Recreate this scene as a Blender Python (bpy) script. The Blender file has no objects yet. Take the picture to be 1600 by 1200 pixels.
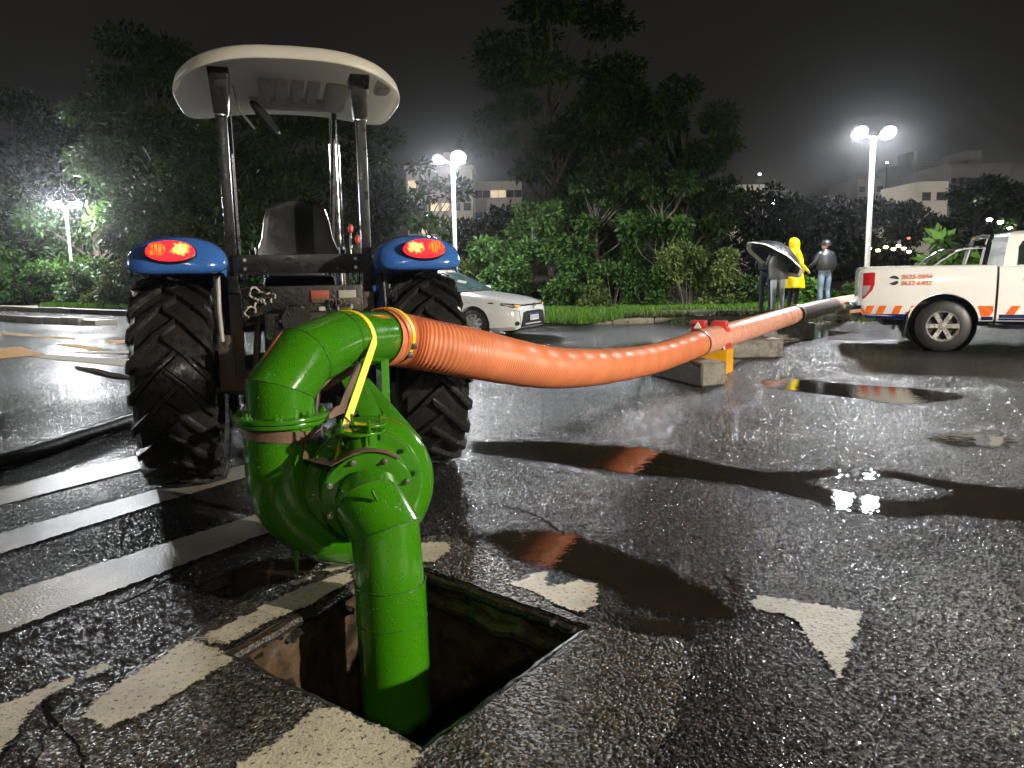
import bpy, bmesh, math, random
import numpy as np
from mathutils import Vector, Matrix, Quaternion
from mathutils import noise as mnoise

random.seed(7)
R = math.radians
S = bpy.context.scene
COL = S.collection

# ------------------------------------------------------------------ camera
CAM_H, PITCH, ROLL, FPX = 1.37, R(8.62), R(1.0), 1200.0
fw = Vector((0, math.cos(PITCH), -math.sin(PITCH)))
up0 = Vector((0, math.sin(PITCH), math.cos(PITCH)))
rt0 = Vector((1, 0, 0))
rt = rt0 * math.cos(ROLL) - up0 * math.sin(ROLL)
upv = up0 * math.cos(ROLL) + rt0 * math.sin(ROLL)
cam_d = bpy.data.cameras.new('camera')
cam_d.sensor_fit = 'HORIZONTAL'
cam_d.sensor_width = 36.0
cam_d.lens = 36.0 * FPX / 1600.0
cam_d.clip_start = 0.05
cam_d.clip_end = 3000
cam = bpy.data.objects.new('camera', cam_d)
COL.objects.link(cam)
m3 = Matrix((rt, upv, -fw)).transposed()
cam.matrix_world = Matrix.Translation((0, 0, CAM_H)) @ m3.to_4x4()
S.camera = cam

# ------------------------------------------------------------------ night sky
W = bpy.data.worlds.new('World')
S.world = W
W.use_nodes = True
nt = W.node_tree
nt.nodes.clear()
out = nt.nodes.new('ShaderNodeOutputWorld')
bg = nt.nodes.new('ShaderNodeBackground')
tc = nt.nodes.new('ShaderNodeTexCoord')
sep = nt.nodes.new('ShaderNodeSeparateXYZ')
rmp = nt.nodes.new('ShaderNodeValToRGB')
nz = nt.nodes.new('ShaderNodeTexNoise')
nz.inputs['Scale'].default_value = 2.2
nz.inputs['Detail'].default_value = 4
add = nt.nodes.new('ShaderNodeMath'); add.operation = 'MULTIPLY_ADD'
add.inputs[1].default_value = 0.35
cr = rmp.color_ramp
cr.elements[0].position = 0.10; cr.elements[0].color = (0.0145, 0.0135, 0.0122, 1)
cr.elements[1].position = 0.75; cr.elements[1].color = (0.0088, 0.0083, 0.0068, 1)
nt.links.new(tc.outputs['Generated'], sep.inputs[0])
nt.links.new(tc.outputs['Generated'], nz.inputs['Vector'])
nt.links.new(nz.outputs['Fac'], add.inputs[0])
nt.links.new(sep.outputs['Z'], add.inputs[2])
nt.links.new(add.outputs[0], rmp.inputs['Fac'])
nt.links.new(rmp.outputs['Color'], bg.inputs['Color'])
bg.inputs['Strength'].default_value = 1.0
nt.links.new(bg.outputs[0], out.inputs[0])

S.view_settings.view_transform = 'Standard'
S.view_settings.look = 'None'
S.view_settings.exposure = 0.0
S.view_settings.gamma = 1.0
S.render.engine = 'CYCLES'
S.cycles.use_denoising = True
S.cycles.use_adaptive_sampling = True
S.cycles.adaptive_threshold = 0.04
S.cycles.max_bounces = 5
S.cycles.diffuse_bounces = 2
S.cycles.glossy_bounces = 3
S.cycles.volume_bounces = 0
S.cycles.sample_clamp_indirect = 3.0
S.cycles.light_sampling_threshold = 0.03
S.cycles.sample_clamp_direct = 0.0

# lamp power (watts per head)
P_BEHIND, P_BACK, P_LEFT, P_RIGHT, P_MID, P_FARLEFT = 9400, 260, 1300, 1900, 1900, 1300


def at(px, py, z=0.0):
    """the point of height z that shows at this place of the photograph"""
    d = fw + rt * ((px - 800) / FPX) - upv * ((py - 600) / FPX)
    t = (z - CAM_H) / d.z
    return Vector((0, 0, CAM_H)) + d * t


def at_y(px, py, Y):
    d = fw + rt * ((px - 800) / FPX) - upv * ((py - 600) / FPX)
    return Vector((0, 0, CAM_H)) + d * (Y / d.y)


# ------------------------------------------------------------------ materials
MATS = {}


def node(t, typ, **kw):
    n = t.nodes.new(typ)
    for k, v in kw.items():
        if k.startswith('i_'):
            n.inputs[k[2:].replace('_', ' ')].default_value = v
        else:
            setattr(n, k, v)
    return n


def mat(name, col, rough=0.5, metal=0.0, var=0.15, vscale=6.0, bump=0.0, bscale=60.0, rvar=0.1, spec=0.5,
        coat=0.0, emit=None, estr=0.0, drops=False, dirt=None, trans=0.0, dirt_scale=4.0, dirt_amt=0.55):
    if name in MATS:
        return MATS[name]
    m = bpy.data.materials.new(name)
    m.use_nodes = True
    t = m.node_tree
    b = t.nodes['Principled BSDF']
    L = t.links
    c4 = (*col, 1)
    g = node(t, 'ShaderNodeNewGeometry')
    tcn = node(t, 'ShaderNodeTexCoord')
    n1 = node(t, 'ShaderNodeTexNoise', i_Scale=vscale, i_Detail=6.0)
    L.new(tcn.outputs['Object'], n1.inputs['Vector'])
    ramp = node(t, 'ShaderNodeMapRange')
    ramp.inputs['From Min'].default_value = 0.3
    ramp.inputs['From Max'].default_value = 0.7
    ramp.inputs['To Min'].default_value = 1 - var
    ramp.inputs['To Max'].default_value = 1 + var
    L.new(n1.outputs['Fac'], ramp.inputs['Value'])
    vm = node(t, 'ShaderNodeVectorMath', operation='SCALE')
    vm.inputs[0].default_value = col
    L.new(ramp.outputs[0], vm.inputs['Scale'])
    colout = vm.outputs[0]
    if dirt is not None:
        n3 = node(t, 'ShaderNodeTexNoise', i_Scale=dirt_scale, i_Detail=8.0, i_Roughness=0.7)
        L.new(tcn.outputs['Object'], n3.inputs['Vector'])
        mr = node(t, 'ShaderNodeMapRange')
        mr.inputs['From Min'].default_value = dirt_amt
        mr.inputs['From Max'].default_value = dirt_amt + 0.12
        L.new(n3.outputs['Fac'], mr.inputs['Value'])
        mx = node(t, 'ShaderNodeMix', data_type='RGBA')
        L.new(mr.outputs[0], mx.inputs['Factor'])
        L.new(colout, mx.inputs['A'])
        mx.inputs['B'].default_value = (*dirt, 1)
        colout = mx.outputs['Result']
    L.new(colout, b.inputs['Base Color'])
    rr = node(t, 'ShaderNodeMapRange')
    rr.inputs['From Min'].default_value = 0.3
    rr.inputs['From Max'].default_value = 0.7
    rr.inputs['To Min'].default_value = max(0.02, rough - rvar)
    rr.inputs['To Max'].default_value = min(1, rough + rvar)
    n2 = node(t, 'ShaderNodeTexNoise', i_Scale=vscale * 2.7, i_Detail=5.0)
    L.new(tcn.outputs['Object'], n2.inputs['Vector'])
    L.new(n2.outputs['Fac'], rr.inputs['Value'])
    L.new(rr.outputs[0], b.inputs['Roughness'])
    b.inputs['Metallic'].default_value = metal
    b.inputs['Specular IOR Level'].default_value = spec
    b.inputs['Coat Weight'].default_value = coat
    b.inputs['Coat Roughness'].default_value = 0.06
    if trans:
        b.inputs['Transmission Weight'].default_value = trans
    bnode = None
    if bump > 0:
        n4 = node(t, 'ShaderNodeTexNoise', i_Scale=bscale, i_Detail=4.0)
        L.new(tcn.outputs['Object'], n4.inputs['Vector'])
        bnode = node(t, 'ShaderNodeBump', i_Strength=bump, i_Distance=0.01)
        L.new(n4.outputs['Fac'], bnode.inputs['Height'])
    if drops:
        vo = node(t, 'ShaderNodeTexVoronoi', i_Scale=105.0, i_Randomness=1.0)
        L.new(tcn.outputs['Object'], vo.inputs['Vector'])
        # each cell its own drop size, many cells empty
        sp = node(t, 'ShaderNodeSeparateColor')
        L.new(vo.outputs['Color'], sp.inputs[0])
        sz = node(t, 'ShaderNodeMapRange')
        sz.inputs['From Min'].default_value = 0.35
        sz.inputs['From Max'].default_value = 1.0
        sz.inputs['To Min'].default_value = 0.0
        sz.inputs['To Max'].default_value = 0.5
        L.new(sp.outputs[0], sz.inputs['Value'])
        dv = node(t, 'ShaderNodeMath', operation='SUBTRACT')
        L.new(sz.outputs[0], dv.inputs[0])
        L.new(vo.outputs['Distance'], dv.inputs[1])
        mxx = node(t, 'ShaderNodeMath', operation='MAXIMUM')
        L.new(dv.outputs[0], mxx.inputs[0]); mxx.inputs[1].default_value = 0.0
        sq = node(t, 'ShaderNodeMath', operation='POWER'); sq.inputs[1].default_value = 0.5
        L.new(mxx.outputs[0], sq.inputs[0])
        b2 = node(t, 'ShaderNodeBump', i_Strength=1.0, i_Distance=0.005)
        L.new(sq.outputs[0], b2.inputs['Height'])
        if bnode:
            L.new(bnode.outputs[0], b2.inputs['Normal'])
        bnode = b2
    if bnode:
        L.new(bnode.outputs[0], b.inputs['Normal'])
    if emit is not None:
        b.inputs['Emission Color'].default_value = (*emit, 1)
        b.inputs['Emission Strength'].default_value = estr
    MATS[name] = m
    return m


def asphalt_mat(name, c_lo, c_hi, rough, bstr, scale, dist=0.012, gloss_var=0.12):
    m = bpy.data.materials.new(name)
    m.use_nodes = True
    t = m.node_tree; L = t.links
    b = t.nodes['Principled BSDF']
    tcn = node(t, 'ShaderNodeTexCoord')
    vo = node(t, 'ShaderNodeTexVoronoi', i_Scale=scale, i_Randomness=1.0)
    vc = node(t, 'ShaderNodeTexVoronoi', i_Scale=scale, i_Randomness=1.0)
    n1 = node(t, 'ShaderNodeTexNoise', i_Scale=scale * 0.45, i_Detail=5.0, i_Roughness=0.65)
    nb = node(t, 'ShaderNodeTexNoise', i_Scale=0.9, i_Detail=6.0, i_Roughness=0.6)
    nd = node(t, 'ShaderNodeTexNoise', i_Scale=0.35, i_Detail=5.0, i_Roughness=0.6)
    vo.voronoi_dimensions = '2D'; vc.voronoi_dimensions = '2D'
    for n in (n1, nb, nd):
        n.noise_dimensions = '2D'
    for n in (vo, vc, n1, nb, nd):
        L.new(tcn.outputs['Object'], n.inputs['Vector'])
    sp = node(t, 'ShaderNodeSeparateColor')
    L.new(vc.outputs['Color'], sp.inputs[0])
    pw = node(t, 'ShaderNodeMath', operation='POWER'); pw.inputs[1].default_value = 3.5
    L.new(sp.outputs[0], pw.inputs[0])
    mx = node(t, 'ShaderNodeMix', data_type='RGBA')
    mx.inputs['A'].default_value = (*c_lo, 1); mx.inputs['B'].default_value = (*c_hi, 1)
    L.new(pw.outputs[0], mx.inputs['Factor'])
    br = node(t, 'ShaderNodeMapRange')
    br.inputs['From Min'].default_value = 0.3; br.inputs['From Max'].default_value = 0.7
    br.inputs['To Min'].default_value = 0.65; br.inputs['To Max'].default_value = 1.35
    L.new(nb.outputs['Fac'], br.inputs['Value'])
    vs = node(t, 'ShaderNodeVectorMath', operation='SCALE')
    L.new(mx.outputs['Result'], vs.inputs[0]); L.new(br.outputs[0], vs.inputs['Scale'])
    L.new(vs.outputs[0], b.inputs['Base Color'])
    rr = node(t, 'ShaderNodeMapRange')
    rr.inputs['From Min'].default_value = 0.35; rr.inputs['From Max'].default_value = 0.65
    rr.inputs['To Min'].default_value = rough - gloss_var; rr.inputs['To Max'].default_value = rough + gloss_var
    L.new(nd.outputs['Fac'], rr.inputs['Value'])
    L.new(rr.outputs[0], b.inputs['Roughness'])
    # height: stones standing proud, pits between them
    v2 = node(t, 'ShaderNodeTexVoronoi', i_Scale=scale * 0.42, i_Randomness=1.0); v2.voronoi_dimensions = '2D'
    L.new(tcn.outputs['Object'], v2.inputs['Vector'])
    inv0 = node(t, 'ShaderNodeMath', operation='MULTIPLY_ADD'); inv0.inputs[1].default_value = -1.0
    L.new(vo.outputs['Distance'], inv0.inputs[0]); L.new(n1.outputs['Fac'], inv0.inputs[2])
    inv = node(t, 'ShaderNodeMath', operation='MULTIPLY_ADD'); inv.inputs[1].default_value = -1.3
    L.new(v2.outputs['Distance'], inv.inputs[0]); L.new(inv0.outputs[0], inv.inputs[2])
    # wetter places: the film evens out the relief
    fs = node(t, 'ShaderNodeMapRange')
    fs.inputs['From Min'].default_value = 0.38; fs.inputs['From Max'].default_value = 0.62
    fs.inputs['To Min'].default_value = bstr * 0.65; fs.inputs['To Max'].default_value = bstr
    L.new(nd.outputs['Fac'], fs.inputs['Value'])
    bp = node(t, 'ShaderNodeBump', i_Distance=dist)
    L.new(fs.outputs[0], bp.inputs['Strength'])
    L.new(inv.outputs[0], bp.inputs['Height'])
    L.new(bp.outputs[0], b.inputs['Normal'])
    b.inputs['Specular IOR Level'].default_value = 0.55
    MATS[name] = m
    return m


def paint_mat(name, col, worn=0.62, rough=0.35):
    """road paint, worn through to the asphalt in specks"""
    m = bpy.data.materials.new(name); m.use_nodes = True
    t = m.node_tree; L = t.links; b = t.nodes['Principled BSDF']
    tcn = node(t, 'ShaderNodeTexCoord')
    a = node(t, 'ShaderNodeTexNoise', i_Scale=45.0, i_Detail=6.0, i_Roughness=0.75)
    c = node(t, 'ShaderNodeTexNoise', i_Scale=5.0, i_Detail=7.0, i_Roughness=0.7)
    v = node(t, 'ShaderNodeTexVoronoi', i_Scale=85.0)
    v.voronoi_dimensions = '2D'; a.noise_dimensions = '2D'; c.noise_dimensions = '2D'
    for n in (a, c, v):
        L.new(tcn.outputs['Object'], n.inputs['Vector'])
    mr = node(t, 'ShaderNodeMapRange'); mr.inputs['From Min'].default_value = worn; mr.inputs['From Max'].default_value = worn + 0.04
    L.new(a.outputs['Fac'], mr.inputs['Value'])
    sc = node(t, 'ShaderNodeMapRange'); sc.inputs['From Min'].default_value = 0.3; sc.inputs['From Max'].default_value = 0.7
    sc.inputs['To Min'].default_value = 0.72; sc.inputs['To Max'].default_value = 1.08
    L.new(c.outputs['Fac'], sc.inputs['Value'])
    vs = node(t, 'ShaderNodeVectorMath', operation='SCALE'); vs.inputs[0].default_value = col
    L.new(sc.outputs[0], vs.inputs['Scale'])
    mx = node(t, 'ShaderNodeMix', data_type='RGBA')
    L.new(mr.outputs[0], mx.inputs['Factor']); L.new(vs.outputs[0], mx.inputs['A'])
    mx.inputs['B'].default_value = (0.05, 0.045, 0.038, 1)
    L.new(mx.outputs['Result'], b.inputs['Base Color'])
    b.inputs['Roughness'].default_value = rough
    de = node(t, 'ShaderNodeAttribute', attribute_name='depth')
    e1 = node(t, 'ShaderNodeTexNoise', i_Scale=34.0, i_Detail=6.0, i_Roughness=0.7); e1.noise_dimensions = '2D'
    L.new(tcn.outputs['Object'], e1.inputs['Vector'])
    m1 = node(t, 'ShaderNodeMath', operation='MULTIPLY_ADD'); m1.inputs[1].default_value = 0.075
    L.new(e1.outputs['Fac'], m1.inputs[0]); L.new(de.outputs['Fac'], m1.inputs[2])
    m2 = node(t, 'ShaderNodeMath', operation='MULTIPLY_ADD'); m2.inputs[1].default_value = -0.007
    L.new(v.outputs['Distance'], m2.inputs[0]); L.new(m1.outputs[0], m2.inputs[2])
    mk = node(t, 'ShaderNodeMapRange'); mk.inputs['From Min'].default_value = 0.032; mk.inputs['From Max'].default_value = 0.037
    L.new(m2.outputs[0], mk.inputs['Value'])
    tp_ = node(t, 'ShaderNodeBsdfTransparent'); mq = node(t, 'ShaderNodeMixShader')
    L.new(mk.outputs[0], mq.inputs[0]); L.new(tp_.outputs[0], mq.inputs[1]); L.new(b.outputs[0], mq.inputs[2])
    L.new(mq.outputs[0], t.nodes['Material Output'].inputs['Surface'])
    ad = node(t, 'ShaderNodeMath', operation='MULTIPLY_ADD'); ad.inputs[1].default_value = -0.6
    L.new(v.outputs['Distance'], ad.inputs[0]); L.new(a.outputs['Fac'], ad.inputs[2])
    bp = node(t, 'ShaderNodeBump', i_Strength=0.35, i_Distance=0.006)
    L.new(ad.outputs[0], bp.inputs['Height']); L.new(bp.outputs[0], b.inputs['Normal'])
    MATS[name] = m
    return m


def leaf_mat(name, c1, c2):
    m = bpy.data.materials.new(name); m.use_nodes = True
    t = m.node_tree; L = t.links; b = t.nodes['Principled BSDF']
    at_ = node(t, 'ShaderNodeAttribute', attribute_name='tone')
    mx = node(t, 'ShaderNodeMix', data_type='RGBA')
    mx.inputs['A'].default_value = (*c1, 1); mx.inputs['B'].default_value = (*c2, 1)
    L.new(at_.outputs['Fac'], mx.inputs['Factor'])
    L.new(mx.outputs['Result'], b.inputs['Base Color'])
    b.inputs['Roughness'].default_value = 0.5
    b.inputs['Specular IOR Level'].default_value = 0.18
    tr = node(t, 'ShaderNodeBsdfTranslucent')
    L.new(mx.outputs['Result'], tr.inputs['Color'])
    ms = node(t, 'ShaderNodeMixShader'); ms.inputs[0].default_value = 0.3
    L.new(b.outputs[0], ms.inputs[1]); L.new(tr.outputs[0], ms.inputs[2])
    L.new(ms.outputs[0], t.nodes['Material Output'].inputs['Surface'])
    MATS[name] = m
    return m


ASPHALT = asphalt_mat('wet_asphalt', (0.010, 0.0095, 0.0092), (0.055, 0.052, 0.05), 0.205, 1.0, 72.0, 0.017, 0.05)
PATCH = asphalt_mat('patch_asphalt', (0.014, 0.011, 0.008), (0.16, 0.14, 0.11), 0.30, 1.0, 64.0, 0.016, 0.06)
PAINT = paint_mat('road_paint_white', (0.36, 0.335, 0.265), 0.58, 0.5)
PAINT_OLD = paint_mat('road_paint_thick', (0.52, 0.47, 0.355), 0.59, 0.45)
PAINT_GREY = paint_mat('road_paint_crossing', (0.29, 0.275, 0.22), 0.66, 0.3)
PAINT_YEL = paint_mat('road_paint_yellow', (0.55, 0.28, 0.02), 0.66, 0.75)
PAINT_FAR = paint_mat('road_paint_far', (0.46, 0.43, 0.345), 0.66, 0.75)
GREEN = mat('pump_green_paint', (0.036, 0.175, 0.003), 0.16, var=0.06, vscale=3, rvar=0.05, coat=0.6, drops=True, dirt=(0.035, 0.075, 0.010), dirt_amt=0.62, dirt_scale=6)
GREEN2 = mat('pump_green_paint_flat', (0.034, 0.16, 0.004), 0.22, var=0.12, vscale=8, rvar=0.06, coat=0.4, bump=0.08, bscale=30, dirt=(0.05, 0.06, 0.012), dirt_amt=0.62, dirt_scale=11)
WELD = mat('weld_green', (0.02, 0.085, 0.006), 0.35, bump=0.6, bscale=150)
def add_translucent(m, f, col):
    t = m.node_tree; L = t.links
    tr_ = node(t, 'ShaderNodeBsdfTranslucent'); tr_.inputs['Color'].default_value = (*col, 1)
    ms = node(t, 'ShaderNodeMixShader'); ms.inputs[0].default_value = f
    L.new(t.nodes['Principled BSDF'].outputs[0], ms.inputs[1]); L.new(tr_.outputs[0], ms.inputs[2])
    L.new(ms.outputs[0], t.nodes['Material Output'].inputs['Surface'])


STEEL = mat('zinc_bolt', (0.55, 0.54, 0.5), 0.3, 0.9, bump=0.1)
BROWNSTRAP = mat('brown_webbing', (0.13, 0.075, 0.045), 0.6, bump=0.4, bscale=300, dirt=(0.05, 0.03, 0.02))
YELSTRAP = mat('yellow_webbing', (0.85, 0.68, 0.01), 0.45, var=0.05, bump=0.3, bscale=350)
ORANGE = mat('orange_hose_pvc', (0.62, 0.19, 0.08), 0.42, var=0.12, vscale=5, rvar=0.1, dirt=(0.40, 0.14, 0.07), dirt_amt=0.6, dirt_scale=6)
ORANGE_L = mat('pale_orange_pipe', (0.72, 0.34, 0.24), 0.33, var=0.10, vscale=4, rvar=0.1, dirt=(0.5, 0.24, 0.17), dirt_amt=0.6)
PIPE_GREY = mat('grey_brown_sleeve', (0.16, 0.12, 0.11), 0.4, var=0.2)
RUBBER = mat('tyre_rubber', (0.014, 0.0135, 0.013), 0.34, var=0.3, vscale=9, rvar=0.14, bump=0.15, bscale=40, dirt=(0.035, 0.028, 0.02), dirt_amt=0.6)
RUBBER_D = mat('car_tyre_rubber', (0.012, 0.012, 0.012), 0.45, bump=0.1)
BLUE = mat('tractor_blue_paint', (0.035, 0.13, 0.42), 0.2, var=0.08, coat=0.6, rvar=0.05, drops=True)
BLACKP = mat('black_frame_paint', (0.012, 0.012, 0.012), 0.32, var=0.3, rvar=0.12, dirt=(0.05, 0.035, 0.022), dirt_amt=0.62, bump=0.1)
RUSTY = mat('dirty_iron', (0.05, 0.036, 0.026), 0.5, var=0.4, bump=0.4, bscale=50, dirt=(0.10, 0.055, 0.025), dirt_amt=0.5)
IRON = mat('oily_cast_iron', (0.018, 0.0165, 0.015), 0.38, 0.3, var=0.5, bump=0.4, bscale=60, dirt=(0.055, 0.043, 0.03), dirt_amt=0.58, dirt_scale=9)
CANOPY = mat('canopy_white_fibreglass', (0.72, 0.69, 0.60), 0.38, var=0.06, coat=0.2)
CANOPY_IN = mat('canopy_inner_grey', (0.56, 0.55, 0.52), 0.42, var=0.06)
add_translucent(CANOPY, 0.42, (0.9, 0.86, 0.74)); add_translucent(CANOPY_IN, 0.5, (0.9, 0.89, 0.85))
CHROME = mat('chrome', (0.75, 0.75, 0.74), 0.12, 1.0, var=0.05)
SEATV = mat('black_vinyl', (0.014, 0.014, 0.015), 0.4, var=0.2, bump=0.1)
LENS_R = mat('lens_red_lit', (0.5, 0.01, 0.01), 0.15, emit=(1.0, 0.02, 0.02), estr=2.0)
LENS_O = mat('lens_orange_lit', (0.6, 0.10, 0.01), 0.15, emit=(1.0, 0.10, 0.012), estr=1.3)
LENS_Y = mat('lens_bulb_lit', (0.9, 0.5, 0.1), 0.15, emit=(1.0, 0.42, 0.06), estr=5.0)


def glow_lens(name, hot, edge, cx, cz, rad, s_hot, s_edge):
    m = mat(name, edge, 0.12, emit=edge, estr=1.0, coat=0.5)
    t = m.node_tree; L = t.links; b = t.nodes['Principled BSDF']
    tcn = node(t, 'ShaderNodeTexCoord'); n_ = node(t, 'ShaderNodeTexNoise', i_Scale=38.0, i_Detail=2.0)
    L.new(tcn.outputs['Object'], n_.inputs['Vector'])
    mp = node(t, 'ShaderNodeMapping'); mp.inputs['Location'].default_value = (-cx, 0, -cz); L.new(tcn.outputs['Object'], mp.inputs['Vector'])
    sc_n = node(t, 'ShaderNodeVectorMath', operation='MULTIPLY'); sc_n.inputs[1].default_value = (1, 0, 1.15); L.new(mp.outputs[0], sc_n.inputs[0])
    ln = node(t, 'ShaderNodeVectorMath', operation='LENGTH'); L.new(sc_n.outputs[0], ln.inputs[0])
    ad = node(t, 'ShaderNodeMath', operation='MULTIPLY_ADD'); ad.inputs[1].default_value = rad * 1.6; ad.inputs[2].default_value = -rad * 0.8
    L.new(n_.outputs['Fac'], ad.inputs[0])
    sm = node(t, 'ShaderNodeMath', operation='ADD'); L.new(ln.outputs['Value'], sm.inputs[0]); L.new(ad.outputs[0], sm.inputs[1])
    mr = node(t, 'ShaderNodeMapRange'); mr.inputs['From Min'].default_value = rad * 0.35; mr.inputs['From Max'].default_value = rad
    L.new(sm.outputs[0], mr.inputs['Value'])
    mx = node(t, 'ShaderNodeMix', data_type='RGBA'); L.new(mr.outputs[0], mx.inputs['Factor'])
    mx.inputs['A'].default_value = (*hot, 1); mx.inputs['B'].default_value = (*edge, 1)
    L.new(mx.outputs['Result'], b.inputs['Emission Color'])
    st_ = node(t, 'ShaderNodeMapRange'); st_.inputs['To Min'].default_value = s_hot; st_.inputs['To Max'].default_value = s_edge
    L.new(mr.outputs[0], st_.inputs['Value']); L.new(st_.outputs[0], b.inputs['Emission Strength'])
    return m


STICKER = mat('white_sticker', (0.35, 0.33, 0.28), 0.5, dirt=(0.1, 0.08, 0.06))
STICKER_R = mat('red_sticker', (0.30, 0.06, 0.03), 0.5, dirt=(0.12, 0.08, 0.05))
CONC = mat('wet_concrete', (0.17, 0.16, 0.135), 0.55, var=0.35, vscale=5, bump=0.5, bscale=30, dirt=(0.07, 0.065, 0.05), dirt_amt=0.52)
CONC_L = mat('pale_kerb_concrete', (0.34, 0.31, 0.25), 0.6, var=0.3, vscale=4, bump=0.5, bscale=25, dirt=(0.12, 0.11, 0.07), dirt_amt=0.55)
MUD = mat('pit_wall_mud', (0.055, 0.037, 0.021), 0.34, var=0.5, vscale=9, bump=1.0, bscale=22, dirt=(0.018, 0.014, 0.010), dirt_amt=0.5, dirt_scale=7)
DIRT = mat('verge_dirt', (0.085, 0.075, 0.055), 0.75, var=0.45, vscale=3, bump=0.7, bscale=25, dirt=(0.045, 0.06, 0.02), dirt_amt=0.5, dirt_scale=1.5)
GRASSG = mat('grass_soil', (0.035, 0.065, 0.014), 0.8, var=0.4, bump=0.6, bscale=20)
WATER = mat('puddle_water', (0.018, 0.0135, 0.009), 0.02, var=0.3, vscale=2, rvar=0.0, spec=0.6)
WATER.node_tree.nodes['Principled BSDF'].inputs['IOR'].default_value = 1.36
POLE = mat('galvanised_pole', (0.62, 0.63, 0.62), 0.35, 0.0, var=0.12, vscale=10)
HOUSING = mat('lamp_housing', (0.35, 0.35, 0.35), 0.5)
LIT = mat('lamp_lens_lit', (1, 1, 1), 0.4, emit=(0.93, 0.97, 1.0), estr=22)
CARW = mat('white_car_paint', (0.78, 0.78, 0.76), 0.18, var=0.03, coat=0.8, rvar=0.04, drops=False)
GLASS = mat('vehicle_glass', (0.02, 0.03, 0.03), 0.05, var=0.1, rvar=0.0, spec=0.9, coat=1.0)
GLASS_S = mat('windscreen_glass', (0.10, 0.19, 0.185), 0.16, var=0.5, vscale=3, rvar=0.06, spec=0.9, coat=1.0)
BLACKPL = mat('black_plastic', (0.012, 0.012, 0.013), 0.45, var=0.2)
ALLOY = mat('alloy_rim', (0.62, 0.61, 0.58), 0.28, 0.7, var=0.08)
REDLENS = mat('red_tail_lens', (0.42, 0.012, 0.015), 0.12, coat=1.0)
CLEARLENS = mat('clear_lens', (0.55, 0.54, 0.5), 0.12, coat=1.0)
AMBER = mat('amber_lens', (0.75, 0.30, 0.06), 0.15, emit=(1, 0.42, 0.08), estr=0.7)
DECAL_O = mat('decal_orange', (0.72, 0.13, 0.02), 0.3, var=0.03)
DECAL_B = mat('decal_navy', (0.012, 0.016, 0.085), 0.3, var=0.05)
DECAL_K = mat('decal_black', (0.012, 0.013, 0.025), 0.35)
PLATE_W = mat('plate_white', (0.7, 0.7, 0.68), 0.4)
PLATE_B = mat('plate_blue', (0.02, 0.06, 0.35), 0.4)
RED_PL = mat('red_barrier_plastic', (0.62, 0.045, 0.03), 0.4, var=0.1)
YEL_PL = mat('yellow_barrier_plastic', (0.78, 0.38, 0.01), 0.4, var=0.1)
WHITE_PL = mat('white_film', (0.75, 0.74, 0.7), 0.4)
BARK = mat('bark', (0.075, 0.06, 0.045), 0.8, var=0.4, bump=0.8, bscale=18)
LEAF_D = leaf_mat('leaf_dark', (0.013, 0.033, 0.004), (0.042, 0.092, 0.010))
LEAF_M = leaf_mat('leaf_mid', (0.016, 0.042, 0.008), (0.050, 0.105, 0.018))
LEAF_Y = leaf_mat('leaf_olive', (0.035, 0.060, 0.012), (0.13, 0.16, 0.04))
LEAF_G = leaf_mat('leaf_grass', (0.045, 0.11, 0.012), (0.12, 0.24, 0.03))
YEL_COAT = mat('yellow_raincoat', (0.80, 0.60, 0.0), 0.3, var=0.06, bump=0.3, bscale=14)
GREYJ = mat('grey_jacket', (0.075, 0.075, 0.072), 0.55, var=0.3, bump=0.4, bscale=20)
NAVYJ = mat('dark_jacket', (0.011, 0.012, 0.014), 0.45, var=0.3, bump=0.4, bscale=20)
JEANS = mat('blue_jeans', (0.10, 0.14, 0.20), 0.8, var=0.25, bump=0.3, bscale=25)
JEANS_L = mat('pale_jeans', (0.40, 0.44, 0.48), 0.8, var=0.15, bump=0.3, bscale=25)
NAVYT = mat('navy_trousers', (0.010, 0.014, 0.03), 0.8, var=0.2)
BLACKT = mat('black_trousers', (0.008, 0.008, 0.008), 0.8, var=0.2)
SKIN = mat('skin', (0.48, 0.29, 0.20), 0.5, var=0.08)
HAIR = mat('dark_hair', (0.02, 0.015, 0.012), 0.6)
SHOE = mat('dark_shoe', (0.02, 0.02, 0.02), 0.5)
UMB = mat('umbrella_black', (0.016, 0.017, 0.018), 0.32, var=0.2)
UMB_W = mat('umbrella_cream_trim', (0.75, 0.73, 0.6), 0.4)
WALL_A = mat('building_wall_pale', (0.42, 0.40, 0.36), 0.8, var=0.1, vscale=0.3)
WALL_B = mat('building_wall_grey', (0.20, 0.195, 0.185), 0.8, var=0.12, vscale=0.3)
WIN_D = mat('window_dark', (0.02, 0.02, 0.022), 0.15)
WIN_L = mat('window_lit', (0.8, 0.7, 0.5), 0.5, emit=(1.0, 0.82, 0.5), estr=0.55)
FARLIT = mat('far_lamp_warm', (1, 1, 1), 0.5, emit=(1.0, 0.78, 0.45), estr=14)
FARLIT_W = mat('far_lamp_white', (1, 1, 1), 0.5, emit=(0.95, 0.98, 1.0), estr=30)
FARLIT_R = mat('far_lamp_red', (1, .1, .1), 0.5, emit=(1.0, 0.08, 0.05), estr=8)
PALLET = mat('wet_grey_slab', (0.12, 0.115, 0.105), 0.45, var=0.3, bump=0.4, bscale=30)
BLACKH = mat('black_lay_flat_hose', (0.022, 0.020, 0.018), 0.5, var=0.4, bump=0.4, bscale=25, dirt=(0.06, 0.05, 0.04))


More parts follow.
